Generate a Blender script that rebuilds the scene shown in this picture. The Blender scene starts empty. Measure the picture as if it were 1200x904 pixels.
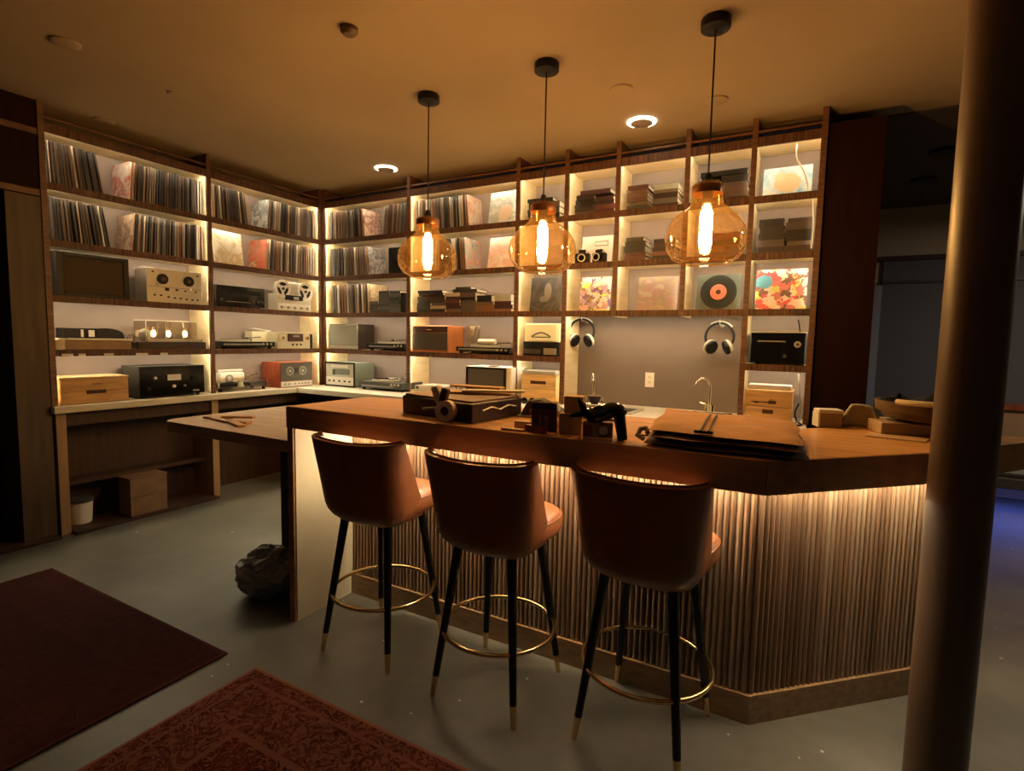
import bpy, bmesh, math, random
from mathutils import Vector, Matrix, noise
random.seed(7)
SC = bpy.context.scene
COL = SC.collection
PI = math.pi

# ------------------------------------------------------------------ camera, world, exposure
cam_d = bpy.data.cameras.new('camera'); cam = bpy.data.objects.new('camera', cam_d); COL.objects.link(cam)
cam_d.sensor_width = 36; cam_d.lens = 630.88 / 1200 * 36; cam_d.clip_end = 60; cam_d.clip_start = .05
p_, r_, y_ = .0848, .0202, .5054
fw = Vector((-math.sin(y_) * math.cos(p_), math.cos(y_) * math.cos(p_), -math.sin(p_)))
rt = Vector((math.cos(y_), math.sin(y_), 0)); up = rt.cross(fw)
rt2 = rt * math.cos(r_) + up * math.sin(r_); up2 = -rt * math.sin(r_) + up * math.cos(r_)
mw = Matrix((rt2, up2, -fw)).transposed().to_4x4(); mw.translation = (0, 0, 1.5)
cam.matrix_world = mw
SC.camera = cam
W = bpy.data.worlds.new('world'); SC.world = W; W.use_nodes = True
W.node_tree.nodes['Background'].inputs[0].default_value = (.9, .95, 1, 1)
W.node_tree.nodes['Background'].inputs[1].default_value = .004
SC.view_settings.view_transform = 'Standard'; SC.view_settings.look = 'None'
SC.view_settings.exposure = 1.0; SC.view_settings.gamma = 1; SC.view_settings.use_curve_mapping = False
SC.cycles.use_denoising = True
SC.cycles.max_bounces = 8; SC.cycles.transparent_max_bounces = 16
SC.cycles.sample_clamp_indirect = 3
STRIP, BARSTRIP, BULB, RING = 30.0, 60.0, 125.0, 9.0    # emission of the LED tapes, bar tape, filament bulbs, ceiling rings

# added fill light to lift the dark hall, out of frame behind the column
hd = bpy.data.lights.new('hall_fill', 'AREA'); hd.energy = 22; hd.size = .6; hd.color = (1, .86, .66)
ho = bpy.data.objects.new('hall_fill', hd); COL.objects.link(ho); ho.location = (2.9, 5.2, 2.9)
# dim unseen fill light from above, behind the camera
ld = bpy.data.lights.new('lounge_fill', 'AREA'); ld.energy = .45; ld.size = 1.2; ld.color = (.93, 1, .86)
lo = bpy.data.objects.new('lounge_fill', ld); COL.objects.link(lo); lo.location = (-.6, -.6, 2.9)

# ------------------------------------------------------------------ materials
MATS = {}
def mat(name, col=(.5, .5, .5), rough=.6, metal=0, var=0, vscale=8, stretch=(1, 1, 1), bump=0, bscale=60, emit=None, es=0,
        objcol=False, coat=0, spec=.5, col2=None):
    if name in MATS: return MATS[name]
    m = bpy.data.materials.new(name); m.use_nodes = True; MATS[name] = m
    nt = m.node_tree; N = nt.nodes; L = nt.links; b = N['Principled BSDF']
    b.inputs['Base Color'].default_value = (*col, 1); b.inputs['Roughness'].default_value = rough
    b.inputs['Metallic'].default_value = metal; b.inputs['Coat Weight'].default_value = coat
    b.inputs['Specular IOR Level'].default_value = spec
    if emit: b.inputs['Emission Color'].default_value = (*emit, 1); b.inputs['Emission Strength'].default_value = es
    src = None
    if objcol:
        oi = N.new('ShaderNodeObjectInfo'); src = oi.outputs['Color']
    if var or bump:
        tc = N.new('ShaderNodeTexCoord'); mp = N.new('ShaderNodeMapping'); mp.inputs['Scale'].default_value = stretch
        L.new(tc.outputs['Object'], mp.inputs[0])
        oi2 = N.new('ShaderNodeObjectInfo'); add = N.new('ShaderNodeVectorMath'); add.operation = 'ADD'
        mul = N.new('ShaderNodeMath'); mul.operation = 'MULTIPLY'; mul.inputs[1].default_value = 40
        L.new(oi2.outputs['Random'], mul.inputs[0]); L.new(mp.outputs[0], add.inputs[0]); L.new(mul.outputs[0], add.inputs[1])
    if var:
        nz = N.new('ShaderNodeTexNoise'); nz.inputs['Scale'].default_value = vscale; nz.inputs['Detail'].default_value = 5
        L.new(add.outputs[0], nz.inputs['Vector'])
        rp = N.new('ShaderNodeMapRange'); rp.inputs[1].default_value = .3; rp.inputs[2].default_value = .7
        L.new(nz.outputs[0], rp.inputs[0])
        mx = N.new('ShaderNodeMix'); mx.data_type = 'RGBA'
        L.new(rp.outputs[0], mx.inputs[0])
        if src:
            rp.inputs[3].default_value = 1 - var; rp.inputs[4].default_value = 1 + var * .5
            mx.blend_type = 'MULTIPLY'; mx.inputs[0].default_value = 1
            L.remove(mx.inputs[0].links[0]); L.new(src, mx.inputs[6]); L.new(rp.outputs[0], mx.inputs[7])
        else:
            c2 = col2 or tuple(min(1, c * (1 + var)) for c in col); c1 = col if col2 else tuple(c * (1 - var) for c in col)
            mx.inputs[6].default_value = (*c1, 1); mx.inputs[7].default_value = (*c2, 1)
        src = mx.outputs[2]
    if src: L.new(src, b.inputs['Base Color'])
    if bump:
        bn = N.new('ShaderNodeTexNoise'); bn.inputs['Scale'].default_value = bscale; bn.inputs['Detail'].default_value = 4
        L.new(add.outputs[0], bn.inputs['Vector'])
        bp = N.new('ShaderNodeBump'); bp.inputs['Strength'].default_value = bump; bp.inputs['Distance'].default_value = .01
        L.new(bn.outputs[0], bp.inputs['Height']); L.new(bp.outputs[0], b.inputs['Normal'])
    return m

def ramp_cover(name, stops, scale=6, seed=0, kind='noise', border=None, rough=.28, blob=None):
    """printed sleeve artwork: noise or cells through a colour ramp; blob=(x,z,rx,rz,colour) adds soft printed ovals"""
    m = bpy.data.materials.new(name); m.use_nodes = True; nt = m.node_tree; N = nt.nodes; L = nt.links; b = N['Principled BSDF']
    b.inputs['Roughness'].default_value = rough; b.inputs['Coat Weight'].default_value = .25
    tc = N.new('ShaderNodeTexCoord'); mp = N.new('ShaderNodeMapping'); mp.inputs['Location'].default_value = (seed, seed * 1.7, seed * .3)
    L.new(tc.outputs['Object'], mp.inputs[0])
    nz = N.new('ShaderNodeTexNoise'); nz.inputs['Scale'].default_value = scale * 3; nz.inputs['Detail'].default_value = 3
    nz.inputs['Distortion'].default_value = 1.2
    L.new(mp.outputs[0], nz.inputs['Vector'])
    out = nz.outputs[0]
    if kind == 'cells':
        vo = N.new('ShaderNodeTexVoronoi'); vo.inputs['Scale'].default_value = scale * 3
        va = N.new('ShaderNodeVectorMath'); va.operation = 'ADD'; L.new(mp.outputs[0], va.inputs[0])
        sc_ = N.new('ShaderNodeVectorMath'); sc_.operation = 'SCALE'; sc_.inputs['Scale'].default_value = .08
        L.new(nz.outputs[1], sc_.inputs[0]); L.new(sc_.outputs[0], va.inputs[1]); L.new(va.outputs[0], vo.inputs['Vector'])
        sp = N.new('ShaderNodeSeparateColor'); L.new(vo.outputs['Color'], sp.inputs[0]); out = sp.outputs[0]
    cr = N.new('ShaderNodeValToRGB'); cr.color_ramp.interpolation = 'CONSTANT' if kind == 'cells' else 'LINEAR'
    n = len(stops)
    for i, c in enumerate(stops):
        pos = (i / n) if kind == 'cells' else (.3 + .4 * i / max(1, n - 1))
        e = cr.color_ramp.elements[i] if i < 2 else cr.color_ramp.elements.new(pos)
        e.position = pos; e.color = (*c, 1)
    L.new(out, cr.inputs[0]); col = cr.outputs[0]
    if blob:
        sx = N.new('ShaderNodeSeparateXYZ'); L.new(tc.outputs['Object'], sx.inputs[0])
        for (bx, bz, rx, rz, c) in blob:
            def mth(op, a, bb):
                q = N.new('ShaderNodeMath'); q.operation = op
                for i, v in enumerate((a, bb)):
                    if isinstance(v, (int, float)): q.inputs[i].default_value = v
                    else: L.new(v, q.inputs[i])
                return q.outputs[0]
            dx = mth('DIVIDE', mth('SUBTRACT', sx.outputs[0], bx), rx); dz = mth('DIVIDE', mth('SUBTRACT', sx.outputs[2], bz), rz)
            d = mth('ADD', mth('MULTIPLY', dx, dx), mth('MULTIPLY', dz, dz))
            d = mth('ADD', d, mth('MULTIPLY', mth('SUBTRACT', nz.outputs[0], .5), 1.2))
            k = mth('LESS_THAN', d, 1.0)
            mx = N.new('ShaderNodeMix'); mx.data_type = 'RGBA'; L.new(k, mx.inputs[0]); L.new(col, mx.inputs[6]); mx.inputs[7].default_value = (*c, 1)
            col = mx.outputs[2]
    L.new(col, b.inputs['Base Color'])
    return m

wood_dark = mat('dark_walnut', (.12, .052, .024), .45, var=.45, vscale=6, stretch=(1, 1, 9), bump=.15)
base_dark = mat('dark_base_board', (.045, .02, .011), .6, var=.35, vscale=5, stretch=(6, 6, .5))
wood_edge = mat('rough_sawn_edge', (.085, .034, .014), .55, var=.75, vscale=18, stretch=(4, 4, .35), bump=.5, bscale=25)
wood_pale = mat('pale_birch', (.78, .65, .42), .5, var=.12, vscale=3, stretch=(1, 1, 6))
back_pink = mat('backing_board', (.235, .185, .17), .7, var=.06, vscale=4)
worktop_m = mat('pale_laminate', (.62, .58, .48), .4, var=.06, vscale=5)
bar_wood = mat('honey_oak', (.72, .39, .14), .30, var=.2, vscale=3, stretch=(1, 9, 9), bump=.05)
gable_cream = mat('cream_laminate', (.72, .62, .43), .5, var=.04)
slat_m = mat('walnut_slat', objcol=True, rough=.45, var=.18, vscale=6, stretch=(3, 3, .35))
base_m = mat('plinth_oak', (.36, .22, .11), .35, var=.25, vscale=5, stretch=(2, 9, 9))
black_m = mat('black_satin', (.007, .007, .008), .45, spec=.25)
black_gl = mat('black_gloss', (.006, .006, .007), .12)
darkgrey = mat('dark_grey', (.05, .05, .05), .5)
grey_m = mat('mid_grey', (.25, .25, .24), .5)
silver = mat('brushed_silver', (.52, .51, .45), .38, metal=.5)
chrome = mat('chrome', (.8, .78, .74), .12, metal=1)
cream_m = mat('cream_enamel', (.72, .66, .48), .4)
white_m = mat('white_plastic', (.78, .75, .70), .45)
paper_m = mat('paper', (.74, .70, .62), .8)
brass = mat('brass', (.78, .55, .25), .22, metal=1)
leather = mat('cognac_leather', (.235, .080, .030), .34, coat=.15, var=.18, vscale=7, bump=.12, bscale=180)
piping_m = mat('leather_piping', (.20, .06, .022), .4)
leg_m = mat('black_lacquer', (.006, .006, .007), .25)
sleeve_m = mat('sleeve_card', objcol=True, rough=.6, var=.3, vscale=12, stretch=(1, 1, .4))
spine_m = mat('book_cover', objcol=True, rough=.5, var=.15, vscale=20)
pine_m = mat('pine', (.55, .33, .13), .5, var=.25, vscale=4, stretch=(1, 7, 7))
pine_lt = mat('pale_pine', (.72, .52, .28), .5, var=.2, vscale=4, stretch=(1, 7, 7))
darkslot = mat('dark_slot', (.05, .015, .008), .6)
redwood = mat('red_mahogany', (.26, .055, .022), .35, var=.3, vscale=5, stretch=(6, 6, 1))
orangewood = mat('orange_teak', (.45, .16, .05), .4, var=.2, vscale=5)
grill_brown = mat('speaker_cloth_brown', (.075, .055, .036), .9, bump=.4, bscale=400)
grill_grey = mat('speaker_cloth_grey', (.30, .30, .25), .9, bump=.4, bscale=400)
grill_dark = mat('speaker_cloth_dark', (.06, .05, .042), .9, bump=.4, bscale=400)
led_m = mat('led_tape', (1, .9, .7), emit=(1, .85, .56), es=STRIP)
housing = mat('tape_housing', (.5, .42, .32), .6)
led_bar = mat('bar_led_tape', (1, .9, .7), emit=(1, .86, .56), es=BARSTRIP)
bulb_m = mat('glowing_filament', (1, .7, .3), emit=(1, .56, .19), es=BULB)
tube_glow = mat('tube_heater_glow', (1, .8, .5), emit=(1, .72, .38), es=5)
ring_m = mat('ring_light', (1, .9, .7), emit=(1, .80, .50), es=RING)
blue_led = mat('blue_led_tape', (.2, .3, 1), emit=(.10, .18, 1), es=9)
column_m = mat('painted_column', (.115, .07, .045), .42, var=.12, vscale=3, stretch=(4, 4, .3), bump=.05, bscale=30)
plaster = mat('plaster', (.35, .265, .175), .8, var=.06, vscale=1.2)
hall_ceiling_m = mat('dark_hall_ceiling', (.08, .055, .04), .8)  # darker and browner than the main ceiling
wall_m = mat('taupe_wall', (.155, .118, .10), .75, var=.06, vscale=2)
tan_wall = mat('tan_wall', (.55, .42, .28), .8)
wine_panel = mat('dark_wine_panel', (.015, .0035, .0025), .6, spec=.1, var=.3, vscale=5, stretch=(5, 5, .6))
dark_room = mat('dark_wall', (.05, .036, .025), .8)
screen_gr = mat('roller_blind', (.10, .095, .105), .7)
bag_m = mat('grey_bin_bag', (.30, .31, .29), .28)
tan_card = mat('tan_card', (.55, .30, .11), .6)
canvas_m = mat('tan_canvas', (.52, .26, .085), .75, var=.15, vscale=12, bump=.25, bscale=300)
canvas_dk = mat('brown_canvas_lining', (.16, .085, .05), .8, var=.2, vscale=10, bump=.25, bscale=300)
pinklabel = mat('pink_label', (.80, .25, .20), .5)
greencase = mat('green_grey_metal', (.15, .18, .16), .5)
yellowdial = mat('lit_dial_face', (.62, .56, .28), .4, emit=(1, .85, .4), es=.12)

def glass(name, tint, gloss=.10, rough=.03, smoke=0):
    if name in MATS: return MATS[name]
    m = bpy.data.materials.new(name); m.use_nodes = True; MATS[name] = m; nt = m.node_tree; N = nt.nodes; L = nt.links
    for n in list(N): N.remove(n)
    o = N.new('ShaderNodeOutputMaterial'); t = N.new('ShaderNodeBsdfTransparent'); t.inputs[0].default_value = (*tint, 1)
    g = N.new('ShaderNodeBsdfGlossy'); g.inputs['Roughness'].default_value = rough; g.inputs[0].default_value = (1, .9, .75, 1)
    lw = N.new('ShaderNodeLayerWeight'); lw.inputs[0].default_value = .25
    mr = N.new('ShaderNodeMapRange'); mr.inputs[3].default_value = gloss * .3; mr.inputs[4].default_value = min(1, gloss * 5)
    L.new(lw.outputs['Facing'], mr.inputs[0]); base = t.outputs[0]
    if smoke:
        tr = N.new('ShaderNodeBsdfTranslucent'); tr.inputs[0].default_value = (.9, .42, .10, 1)
        m0 = N.new('ShaderNodeMixShader'); m0.inputs[0].default_value = smoke; L.new(base, m0.inputs[1]); L.new(tr.outputs[0], m0.inputs[2]); base = m0.outputs[0]
    mx = N.new('ShaderNodeMixShader'); L.new(mr.outputs[0], mx.inputs[0]); L.new(base, mx.inputs[1]); L.new(g.outputs[0], mx.inputs[2])
    L.new(mx.outputs[0], o.inputs[0]); return m
amber = glass('amber_glass', (.99, .87, .64), .15, smoke=.012)
clear = glass('clear_acrylic', (.90, .88, .84), .10)

def floor_mat():
    m = bpy.data.materials.new('polished_concrete'); m.use_nodes = True; nt = m.node_tree; N = nt.nodes; L = nt.links; b = N['Principled BSDF']
    tc = N.new('ShaderNodeTexCoord')
    n1 = N.new('ShaderNodeTexNoise'); n1.inputs['Scale'].default_value = 1.3; n1.inputs['Detail'].default_value = 7; n1.inputs['Roughness'].default_value = .65
    L.new(tc.outputs['Object'], n1.inputs['Vector'])
    cr = N.new('ShaderNodeValToRGB'); cr.color_ramp.elements[0].position = .3; cr.color_ramp.elements[1].position = .72
    cr.color_ramp.elements[0].color = (.075, .071, .060, 1); cr.color_ramp.elements[1].color = (.185, .178, .152, 1)
    L.new(n1.outputs[0], cr.inputs[0])
    v = N.new('ShaderNodeTexVoronoi'); v.inputs['Scale'].default_value = 7; L.new(tc.outputs['Object'], v.inputs['Vector'])
    n2 = N.new('ShaderNodeTexNoise'); n2.inputs['Scale'].default_value = 3; L.new(tc.outputs['Object'], n2.inputs['Vector'])
    th = N.new('ShaderNodeMath'); th.operation = 'MULTIPLY_ADD'; th.inputs[1].default_value = .17; th.inputs[2].default_value = -.042
    L.new(n2.outputs[0], th.inputs[0])
    lt = N.new('ShaderNodeMath'); lt.operation = 'LESS_THAN'; L.new(v.outputs['Distance'], lt.inputs[0]); L.new(th.outputs[0], lt.inputs[1])
    mx = N.new('ShaderNodeMix'); mx.data_type = 'RGBA'; L.new(lt.outputs[0], mx.inputs[0]); L.new(cr.outputs[0], mx.inputs[6]); mx.inputs[7].default_value = (.5, .48, .43, 1)
    L.new(mx.outputs[2], b.inputs['Base Color'])
    rr = N.new('ShaderNodeMapRange'); rr.inputs[3].default_value = .28; rr.inputs[4].default_value = .55
    L.new(n1.outputs[0], rr.inputs[0]); L.new(rr.outputs[0], b.inputs['Roughness'])
    return m
concrete = floor_mat()

def rug_mat(name, field, motif, dark, border, hx, hy, scale):
    m = bpy.data.materials.new(name); m.use_nodes = True; nt = m.node_tree; N = nt.nodes; L = nt.links; b = N['Principled BSDF']
    b.inputs['Roughness'].default_value = .95; b.inputs['Specular IOR Level'].default_value = .1
    tc = N.new('ShaderNodeTexCoord'); sp = N.new('ShaderNodeSeparateXYZ'); L.new(tc.outputs['Object'], sp.inputs[0])
    def mth(op, a, bb=0.0):
        q = N.new('ShaderNodeMath'); q.operation = op
        for i, v in enumerate((a, bb)):
            if isinstance(v, (int, float)): q.inputs[i].default_value = v
            else: L.new(v, q.inputs[i])
        return q.outputs[0]
    def mix(f, a, c):
        x = N.new('ShaderNodeMix'); x.data_type = 'RGBA'; L.new(f, x.inputs[0])
        for i, v in ((6, a), (7, c)):
            if isinstance(v, tuple): x.inputs[i].default_value = (*v, 1)
            else: L.new(v, x.inputs[i])
        return x.outputs[2]
    edge = mth('MINIMUM', mth('SUBTRACT', hx, mth('ABSOLUTE', sp.outputs[0])), mth('SUBTRACT', hy, mth('ABSOLUTE', sp.outputs[1])))
    nz = N.new('ShaderNodeTexNoise'); nz.inputs['Scale'].default_value = scale; nz.inputs['Detail'].default_value = 4; nz.inputs['Distortion'].default_value = 2.5
    L.new(tc.outputs['Object'], nz.inputs['Vector'])
    vo = N.new('ShaderNodeTexVoronoi'); vo.inputs['Scale'].default_value = scale * .8; vo.feature = 'SMOOTH_F1'; L.new(tc.outputs['Object'], vo.inputs['Vector'])
    wear = N.new('ShaderNodeTexNoise'); wear.inputs['Scale'].default_value = 2.2; wear.inputs['Detail'].default_value = 6; L.new(tc.outputs['Object'], wear.inputs['Vector'])
    rings = mth('GREATER_THAN', mth('SINE', mth('MULTIPLY', mth('ADD', vo.outputs['Distance'], nz.outputs[0]), 26)), .35)
    swirl = mth('GREATER_THAN', mth('SINE', mth('MULTIPLY', nz.outputs[0], 42)), .4)
    body = mix(rings, field, motif); body = mix(swirl, body, dark)
    inb = mth('LESS_THAN', edge, .30); bcol = mix(swirl, border, dark); bcol = mix(rings, bcol, motif)
    c = mix(inb, body, bcol)
    def band(lo, hi, c, cc):
        return mix(mth('MULTIPLY', mth('GREATER_THAN', edge, lo), mth('LESS_THAN', edge, hi)), c, cc)
    c = band(.285, .31, c, motif); c = band(.07, .085, c, motif); c = band(0, .015, c, tuple(x * 1.6 for x in motif))
    wf = mth('MULTIPLY', wear.outputs[0], .55)
    c = mix(wf, c, field)
    L.new(c, b.inputs['Base Color'])
    bn = N.new('ShaderNodeTexNoise'); bn.inputs['Scale'].default_value = 250; L.new(tc.outputs['Object'], bn.inputs['Vector'])
    bp = N.new('ShaderNodeBump'); bp.inputs['Strength'].default_value = .5; bp.inputs['Distance'].default_value = .005
    L.new(bn.outputs[0], bp.inputs['Height']); L.new(bp.outputs[0], b.inputs['Normal'])
    return m

# ------------------------------------------------------------------ mesh helpers
class MB:
    def __init__(s): s.v = []; s.f = []; s.m = []; s.s = []
    def add(s, vs, fs, m=0, smooth=False):
        o = len(s.v); s.v += [tuple(v) for v in vs]
        for f in fs: s.f.append(tuple(i + o for i in f)); s.m.append(m); s.s.append(smooth)
        return s
    def bb(s, x0, x1, y0, y1, z0, z1, m=0):
        vs = [(x, y, z) for z in (z0, z1) for x, y in ((x0, y0), (x1, y0), (x1, y1), (x0, y1))]
        return s.add(vs, [(3, 2, 1, 0), (4, 5, 6, 7), (0, 1, 5, 4), (1, 2, 6, 5), (2, 3, 7, 6), (3, 0, 4, 7)], m)
    def box(s, c, size, m=0, rot=None):
        a, b, d = (q / 2 for q in size)
        vs = [Vector((x, y, z)) for z in (-d, d) for x, y in ((-a, -b), (a, -b), (a, b), (-a, b))]
        if rot: vs = [rot @ v for v in vs]
        vs = [v + Vector(c) for v in vs]
        return s.add(vs, [(3, 2, 1, 0), (4, 5, 6, 7), (0, 1, 5, 4), (1, 2, 6, 5), (2, 3, 7, 6), (3, 0, 4, 7)], m)
    def cyl(s, a, b, r, r2=None, n=16, m=0, caps=True):
        r2 = r if r2 is None else r2; a = Vector(a); b = Vector(b); d = (b - a).normalized()
        q = d.to_track_quat('Z', 'Y'); vs = []
        for p, rr in ((a, r), (b, r2)):
            vs += [p + q @ Vector((rr * math.cos(2 * PI * i / n), rr * math.sin(2 * PI * i / n), 0)) for i in range(n)]
        s.add(vs, [(i, (i + 1) % n, n + (i + 1) % n, n + i) for i in range(n)], m, True)
        if caps: s.add(vs, [tuple(range(n - 1, -1, -1)), tuple(range(n, 2 * n))], m)
        return s
    def tube(s, pts, r, n=8, m=0, closed=False):
        pts = [Vector(p) for p in pts]; k = len(pts); vs = []
        ref = None
        for i, p in enumerate(pts):
            if closed: t = pts[(i + 1) % k] - pts[i - 1]
            else: t = pts[min(i + 1, k - 1)] - pts[max(i - 1, 0)]
            t.normalize()
            if ref is None: ref = Vector((0, 0, 1)) if abs(t.z) < .9 else Vector((1, 0, 0))
            u = t.cross(ref)
            if u.length < 1e-4: u = t.orthogonal()
            u.normalize(); w = u.cross(t).normalized(); ref = w
            vs += [p + (u * math.cos(2 * PI * j / n) + w * math.sin(2 * PI * j / n)) * r for j in range(n)]
        fs = [(i * n + j, i * n + (j + 1) % n, ((i + 1) % k) * n + (j + 1) % n, ((i + 1) % k) * n + j) for i in range(k if closed else k - 1) for j in range(n)]
        s.add(vs, fs, m, True)
        if not closed: s.add(vs, [tuple(range(n - 1, -1, -1)), tuple(range((k - 1) * n, k * n))], m)
        return s
    def lathe(s, prof, c=(0, 0, 0), n=32, m=0, axis='Z'):
        vs = []
        for r, z in prof:
            for i in range(n):
                a = 2 * PI * i / n; x, y = r * math.cos(a), r * math.sin(a)
                p = (x, y, z) if axis == 'Z' else (x, -z, y)          # axis 'Y': profile height goes towards -Y (the front)
                vs.append(Vector(p) + Vector(c))
        fs = [(i * n + j, i * n + (j + 1) % n, (i + 1) * n + (j + 1) % n, (i + 1) * n + j) for i in range(len(prof) - 1) for j in range(n)]
        return s.add(vs, fs, m, True)
    def prism(s, poly, z0, z1, m=0):
        n = len(poly); vs = [(x, y, z0) for x, y in poly] + [(x, y, z1) for x, y in poly]
        return s.add(vs, [tuple(range(n - 1, -1, -1)), tuple(range(n, 2 * n))] + [(i, (i + 1) % n, n + (i + 1) % n, n + i) for i in range(n)], m)
    def grid(s, fn, nu, nv, m=0):
        vs = [fn(i / nu, j / nv) for j in range(nv + 1) for i in range(nu + 1)]
        return s.add(vs, [(j * (nu + 1) + i, j * (nu + 1) + i + 1, (j + 1) * (nu + 1) + i + 1, (j + 1) * (nu + 1) + i) for j in range(nv) for i in range(nu)], m, True)
    def build(s, name, mats, parent=None, bevel=0, world=False, seg=2, **kw):
        me = bpy.data.meshes.new(name); off = parent.location if (world and parent) else Vector((0, 0, 0))
        me.from_pydata([tuple(Vector(v) - off) for v in s.v], [], s.f)
        for m in (mats if isinstance(mats, (list, tuple)) else [mats]): me.materials.append(m)
        me.polygons.foreach_set('material_index', s.m); me.polygons.foreach_set('use_smooth', s.s)
        me.update()
        if any(s.s): me.set_sharp_from_angle(angle=math.radians(42))
        o = bpy.data.objects.new(name, me); COL.objects.link(o)
        if parent: o.parent = parent
        if bevel:
            b = o.modifiers.new('bevel', 'BEVEL'); b.width = bevel; b.segments = seg; b.limit_method = 'ANGLE'; b.angle_limit = .7
        for k, v in kw.items(): setattr(o, k, v)
        return o

def tag(o, label, cat, group=None):
    o['label'] = label; o['category'] = cat
    if group: o['group'] = group
    return o
def thing(name, label, cat, loc=(0, 0, 0), rz=0, group=None):
    o = bpy.data.objects.new(name, None); COL.objects.link(o); o.empty_display_size = .05
    o.location = loc; o.rotation_euler = (0, 0, rz); return tag(o, label, cat, group)
def struct(o): o['kind'] = 'structure'; return o
def clone(o, loc, rz=None, label=None, group=None):
    c = o.copy(); COL.objects.link(c); c.location = loc
    if rz is not None: c.rotation_euler = (0, 0, rz)
    if label: c['label'] = label
    if group: c['group'] = group
    for ch in list(o.children):
        d = ch.copy(); COL.objects.link(d); d.parent = c
        for g in list(ch.children):
            e = g.copy(); COL.objects.link(e); e.parent = d
    return c
def part_label(o, t): o['label'] = t; return o

# ------------------------------------------------------------------ the shell
CZ = 3.07
struct(MB().bb(-6.6, 4, -2.2, 7.6, -.1, 0).build('floor', concrete))
struct(MB().bb(-6.6, 4, -2.2, 4.55, CZ, CZ + .1).build('ceiling', plaster))
struct(MB().bb(.30, 4, 4.55, 7.6, CZ - .01, CZ + .1).build('ceiling_hall', hall_ceiling_m))
struct(MB().bb(-5.17, .34, 4.57, 4.69, 0, CZ).build('wall_back', wall_m))
struct(MB().bb(-5.17, -5.075, 1.74, 4.57, 0, CZ).build('wall_left', wall_m))
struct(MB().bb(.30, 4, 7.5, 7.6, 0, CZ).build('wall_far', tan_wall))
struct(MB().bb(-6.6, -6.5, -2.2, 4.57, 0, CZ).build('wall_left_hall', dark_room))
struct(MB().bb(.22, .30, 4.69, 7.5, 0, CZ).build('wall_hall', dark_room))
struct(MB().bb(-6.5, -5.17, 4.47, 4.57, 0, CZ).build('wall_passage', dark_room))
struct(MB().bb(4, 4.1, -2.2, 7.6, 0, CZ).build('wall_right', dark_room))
# dark wine-red panel closing the end of the shelving
struct(MB().bb(.022, .335, 4.24, 4.565, 0, 2.97).build('trim_1', wine_panel))
# wood cladding left of the shelving with the dark passage beside it
t = struct(MB().bb(-5.05, -4.74, 1.56, 1.752, 0, 2.42).build('trim_2', mat('brown_pilaster', (.07, .048, .03), .6, var=.3, vscale=4, stretch=(6, 6, .5))))
h = struct(MB().bb(-5.05, -4.745, .2, 1.752, 2.42, CZ).build('trim_3', wine_panel))
for z in (2.43, 2.84):
    MB().bb(-4.745, -4.735, .2, 1.75, z, z + .04).build('rail', wood_dark, h)
# door with a blind at the end of the hall
d1 = struct(MB().bb(.66, 2.2, 7.455, 7.5, 0, 2.47).build('door_1', screen_gr))
MB().bb(.585, .66, 7.44, 7.5, 0, 2.2).build('door_frame', mat('blue_grey_frame', (.28, .29, .36), .4), d1)
MB().bb(.60, 2.25, 7.43, 7.5, 2.47, 2.52).build('door_head', darkslot, d1)
MB().bb(.66, 2.2, 7.43, 7.455, 2.22, 2.25).build('blind_rail', darkgrey, d1)

# round column in front of the bar end
colm = struct(MB().lathe([(.081, 0), (.081, CZ)], (.418, 2.06, 0), 48).build('column', column_m))

# ------------------------------------------------------------------ shelving
D = 4.207; LX = -4.732; DEP = .345
ZS = [2.535, 2.1414, 1.75, 1.361]; ZT = 2.88; ZC = .958
PX = [-4.712, -3.5265, -2.3079, -1.8477, -1.4105, -.8804, -.4296, -.0077]
PT = .036

def unit_builder(root, mapf, posts, cells_levels, back_face, edge=wood_edge):
    """posts: list of (pos, z0); cells_levels: per cell the list of shelf heights; mapf maps (along, depth, z) boxes to world"""
    def bx(name, a0, a1, d0, d1, z0, z1, m, bevel=0):
        return mapf(a0, a1, d0, d1, z0, z1).build(name, m, root, world=True, bevel=bevel)
    for pos, z0 in posts:
        bx('partition', pos - .012, pos + .012, .022, DEP, z0, ZT + .05, wood_pale)
        bx('post', pos - PT / 2, pos + PT / 2, 0, .022, z0, CZ, wood_dark)
        bx('post_head', pos - PT / 2, pos + PT / 2, .022, DEP - .06, ZT + .05, CZ, wood_dark)
    for (a0, a1, levels, zbot) in cells_levels:
        i0, i1 = a0 + .012, a1 - .012
        bx('back_board', i0, i1, DEP - .012, DEP, zbot, ZT + .05, back_pink)
        bx('top_board', i0, i1, .02, DEP - .012, ZT + .022, ZT + .05, wood_pale)
        bx('shelf_edge', a0 + PT / 2, a1 - PT / 2, .004, .022, ZT - .004, ZT + .058, edge)
        bx('top_trim', a0 + PT / 2, a1 - PT / 2, .012, .022, ZT + .09, ZT + .105, wood_dark)
        for z in levels:
            bx('shelf_board', i0, i1, .02, DEP - .012, z - .026, z, wood_pale)
            bx('shelf_edge', a0 + PT / 2, a1 - PT / 2, .002, .021, z - .046, z + .002, edge)
        tops = [ZT + .022] + [z - .026 for z in levels]
        bots = list(levels) + [zbot]
        for tp, bt in zip(tops, bots):
            bx('led_tape', i0 + .02, i1 - .02, .042, .052, tp - .008, tp - .001, led_m)
            if bt == zbot and zbot > 1: continue
            for a in (i0, i1 - .0055):                     # upright tapes on the back of the post, shining into the cell
                o = bx('led_tape', a, a + .0055, .0225, .027, bt + .03, tp - .03, [housing, led_m])
                o.data.polygons[back_face].material_index = 1

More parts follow.
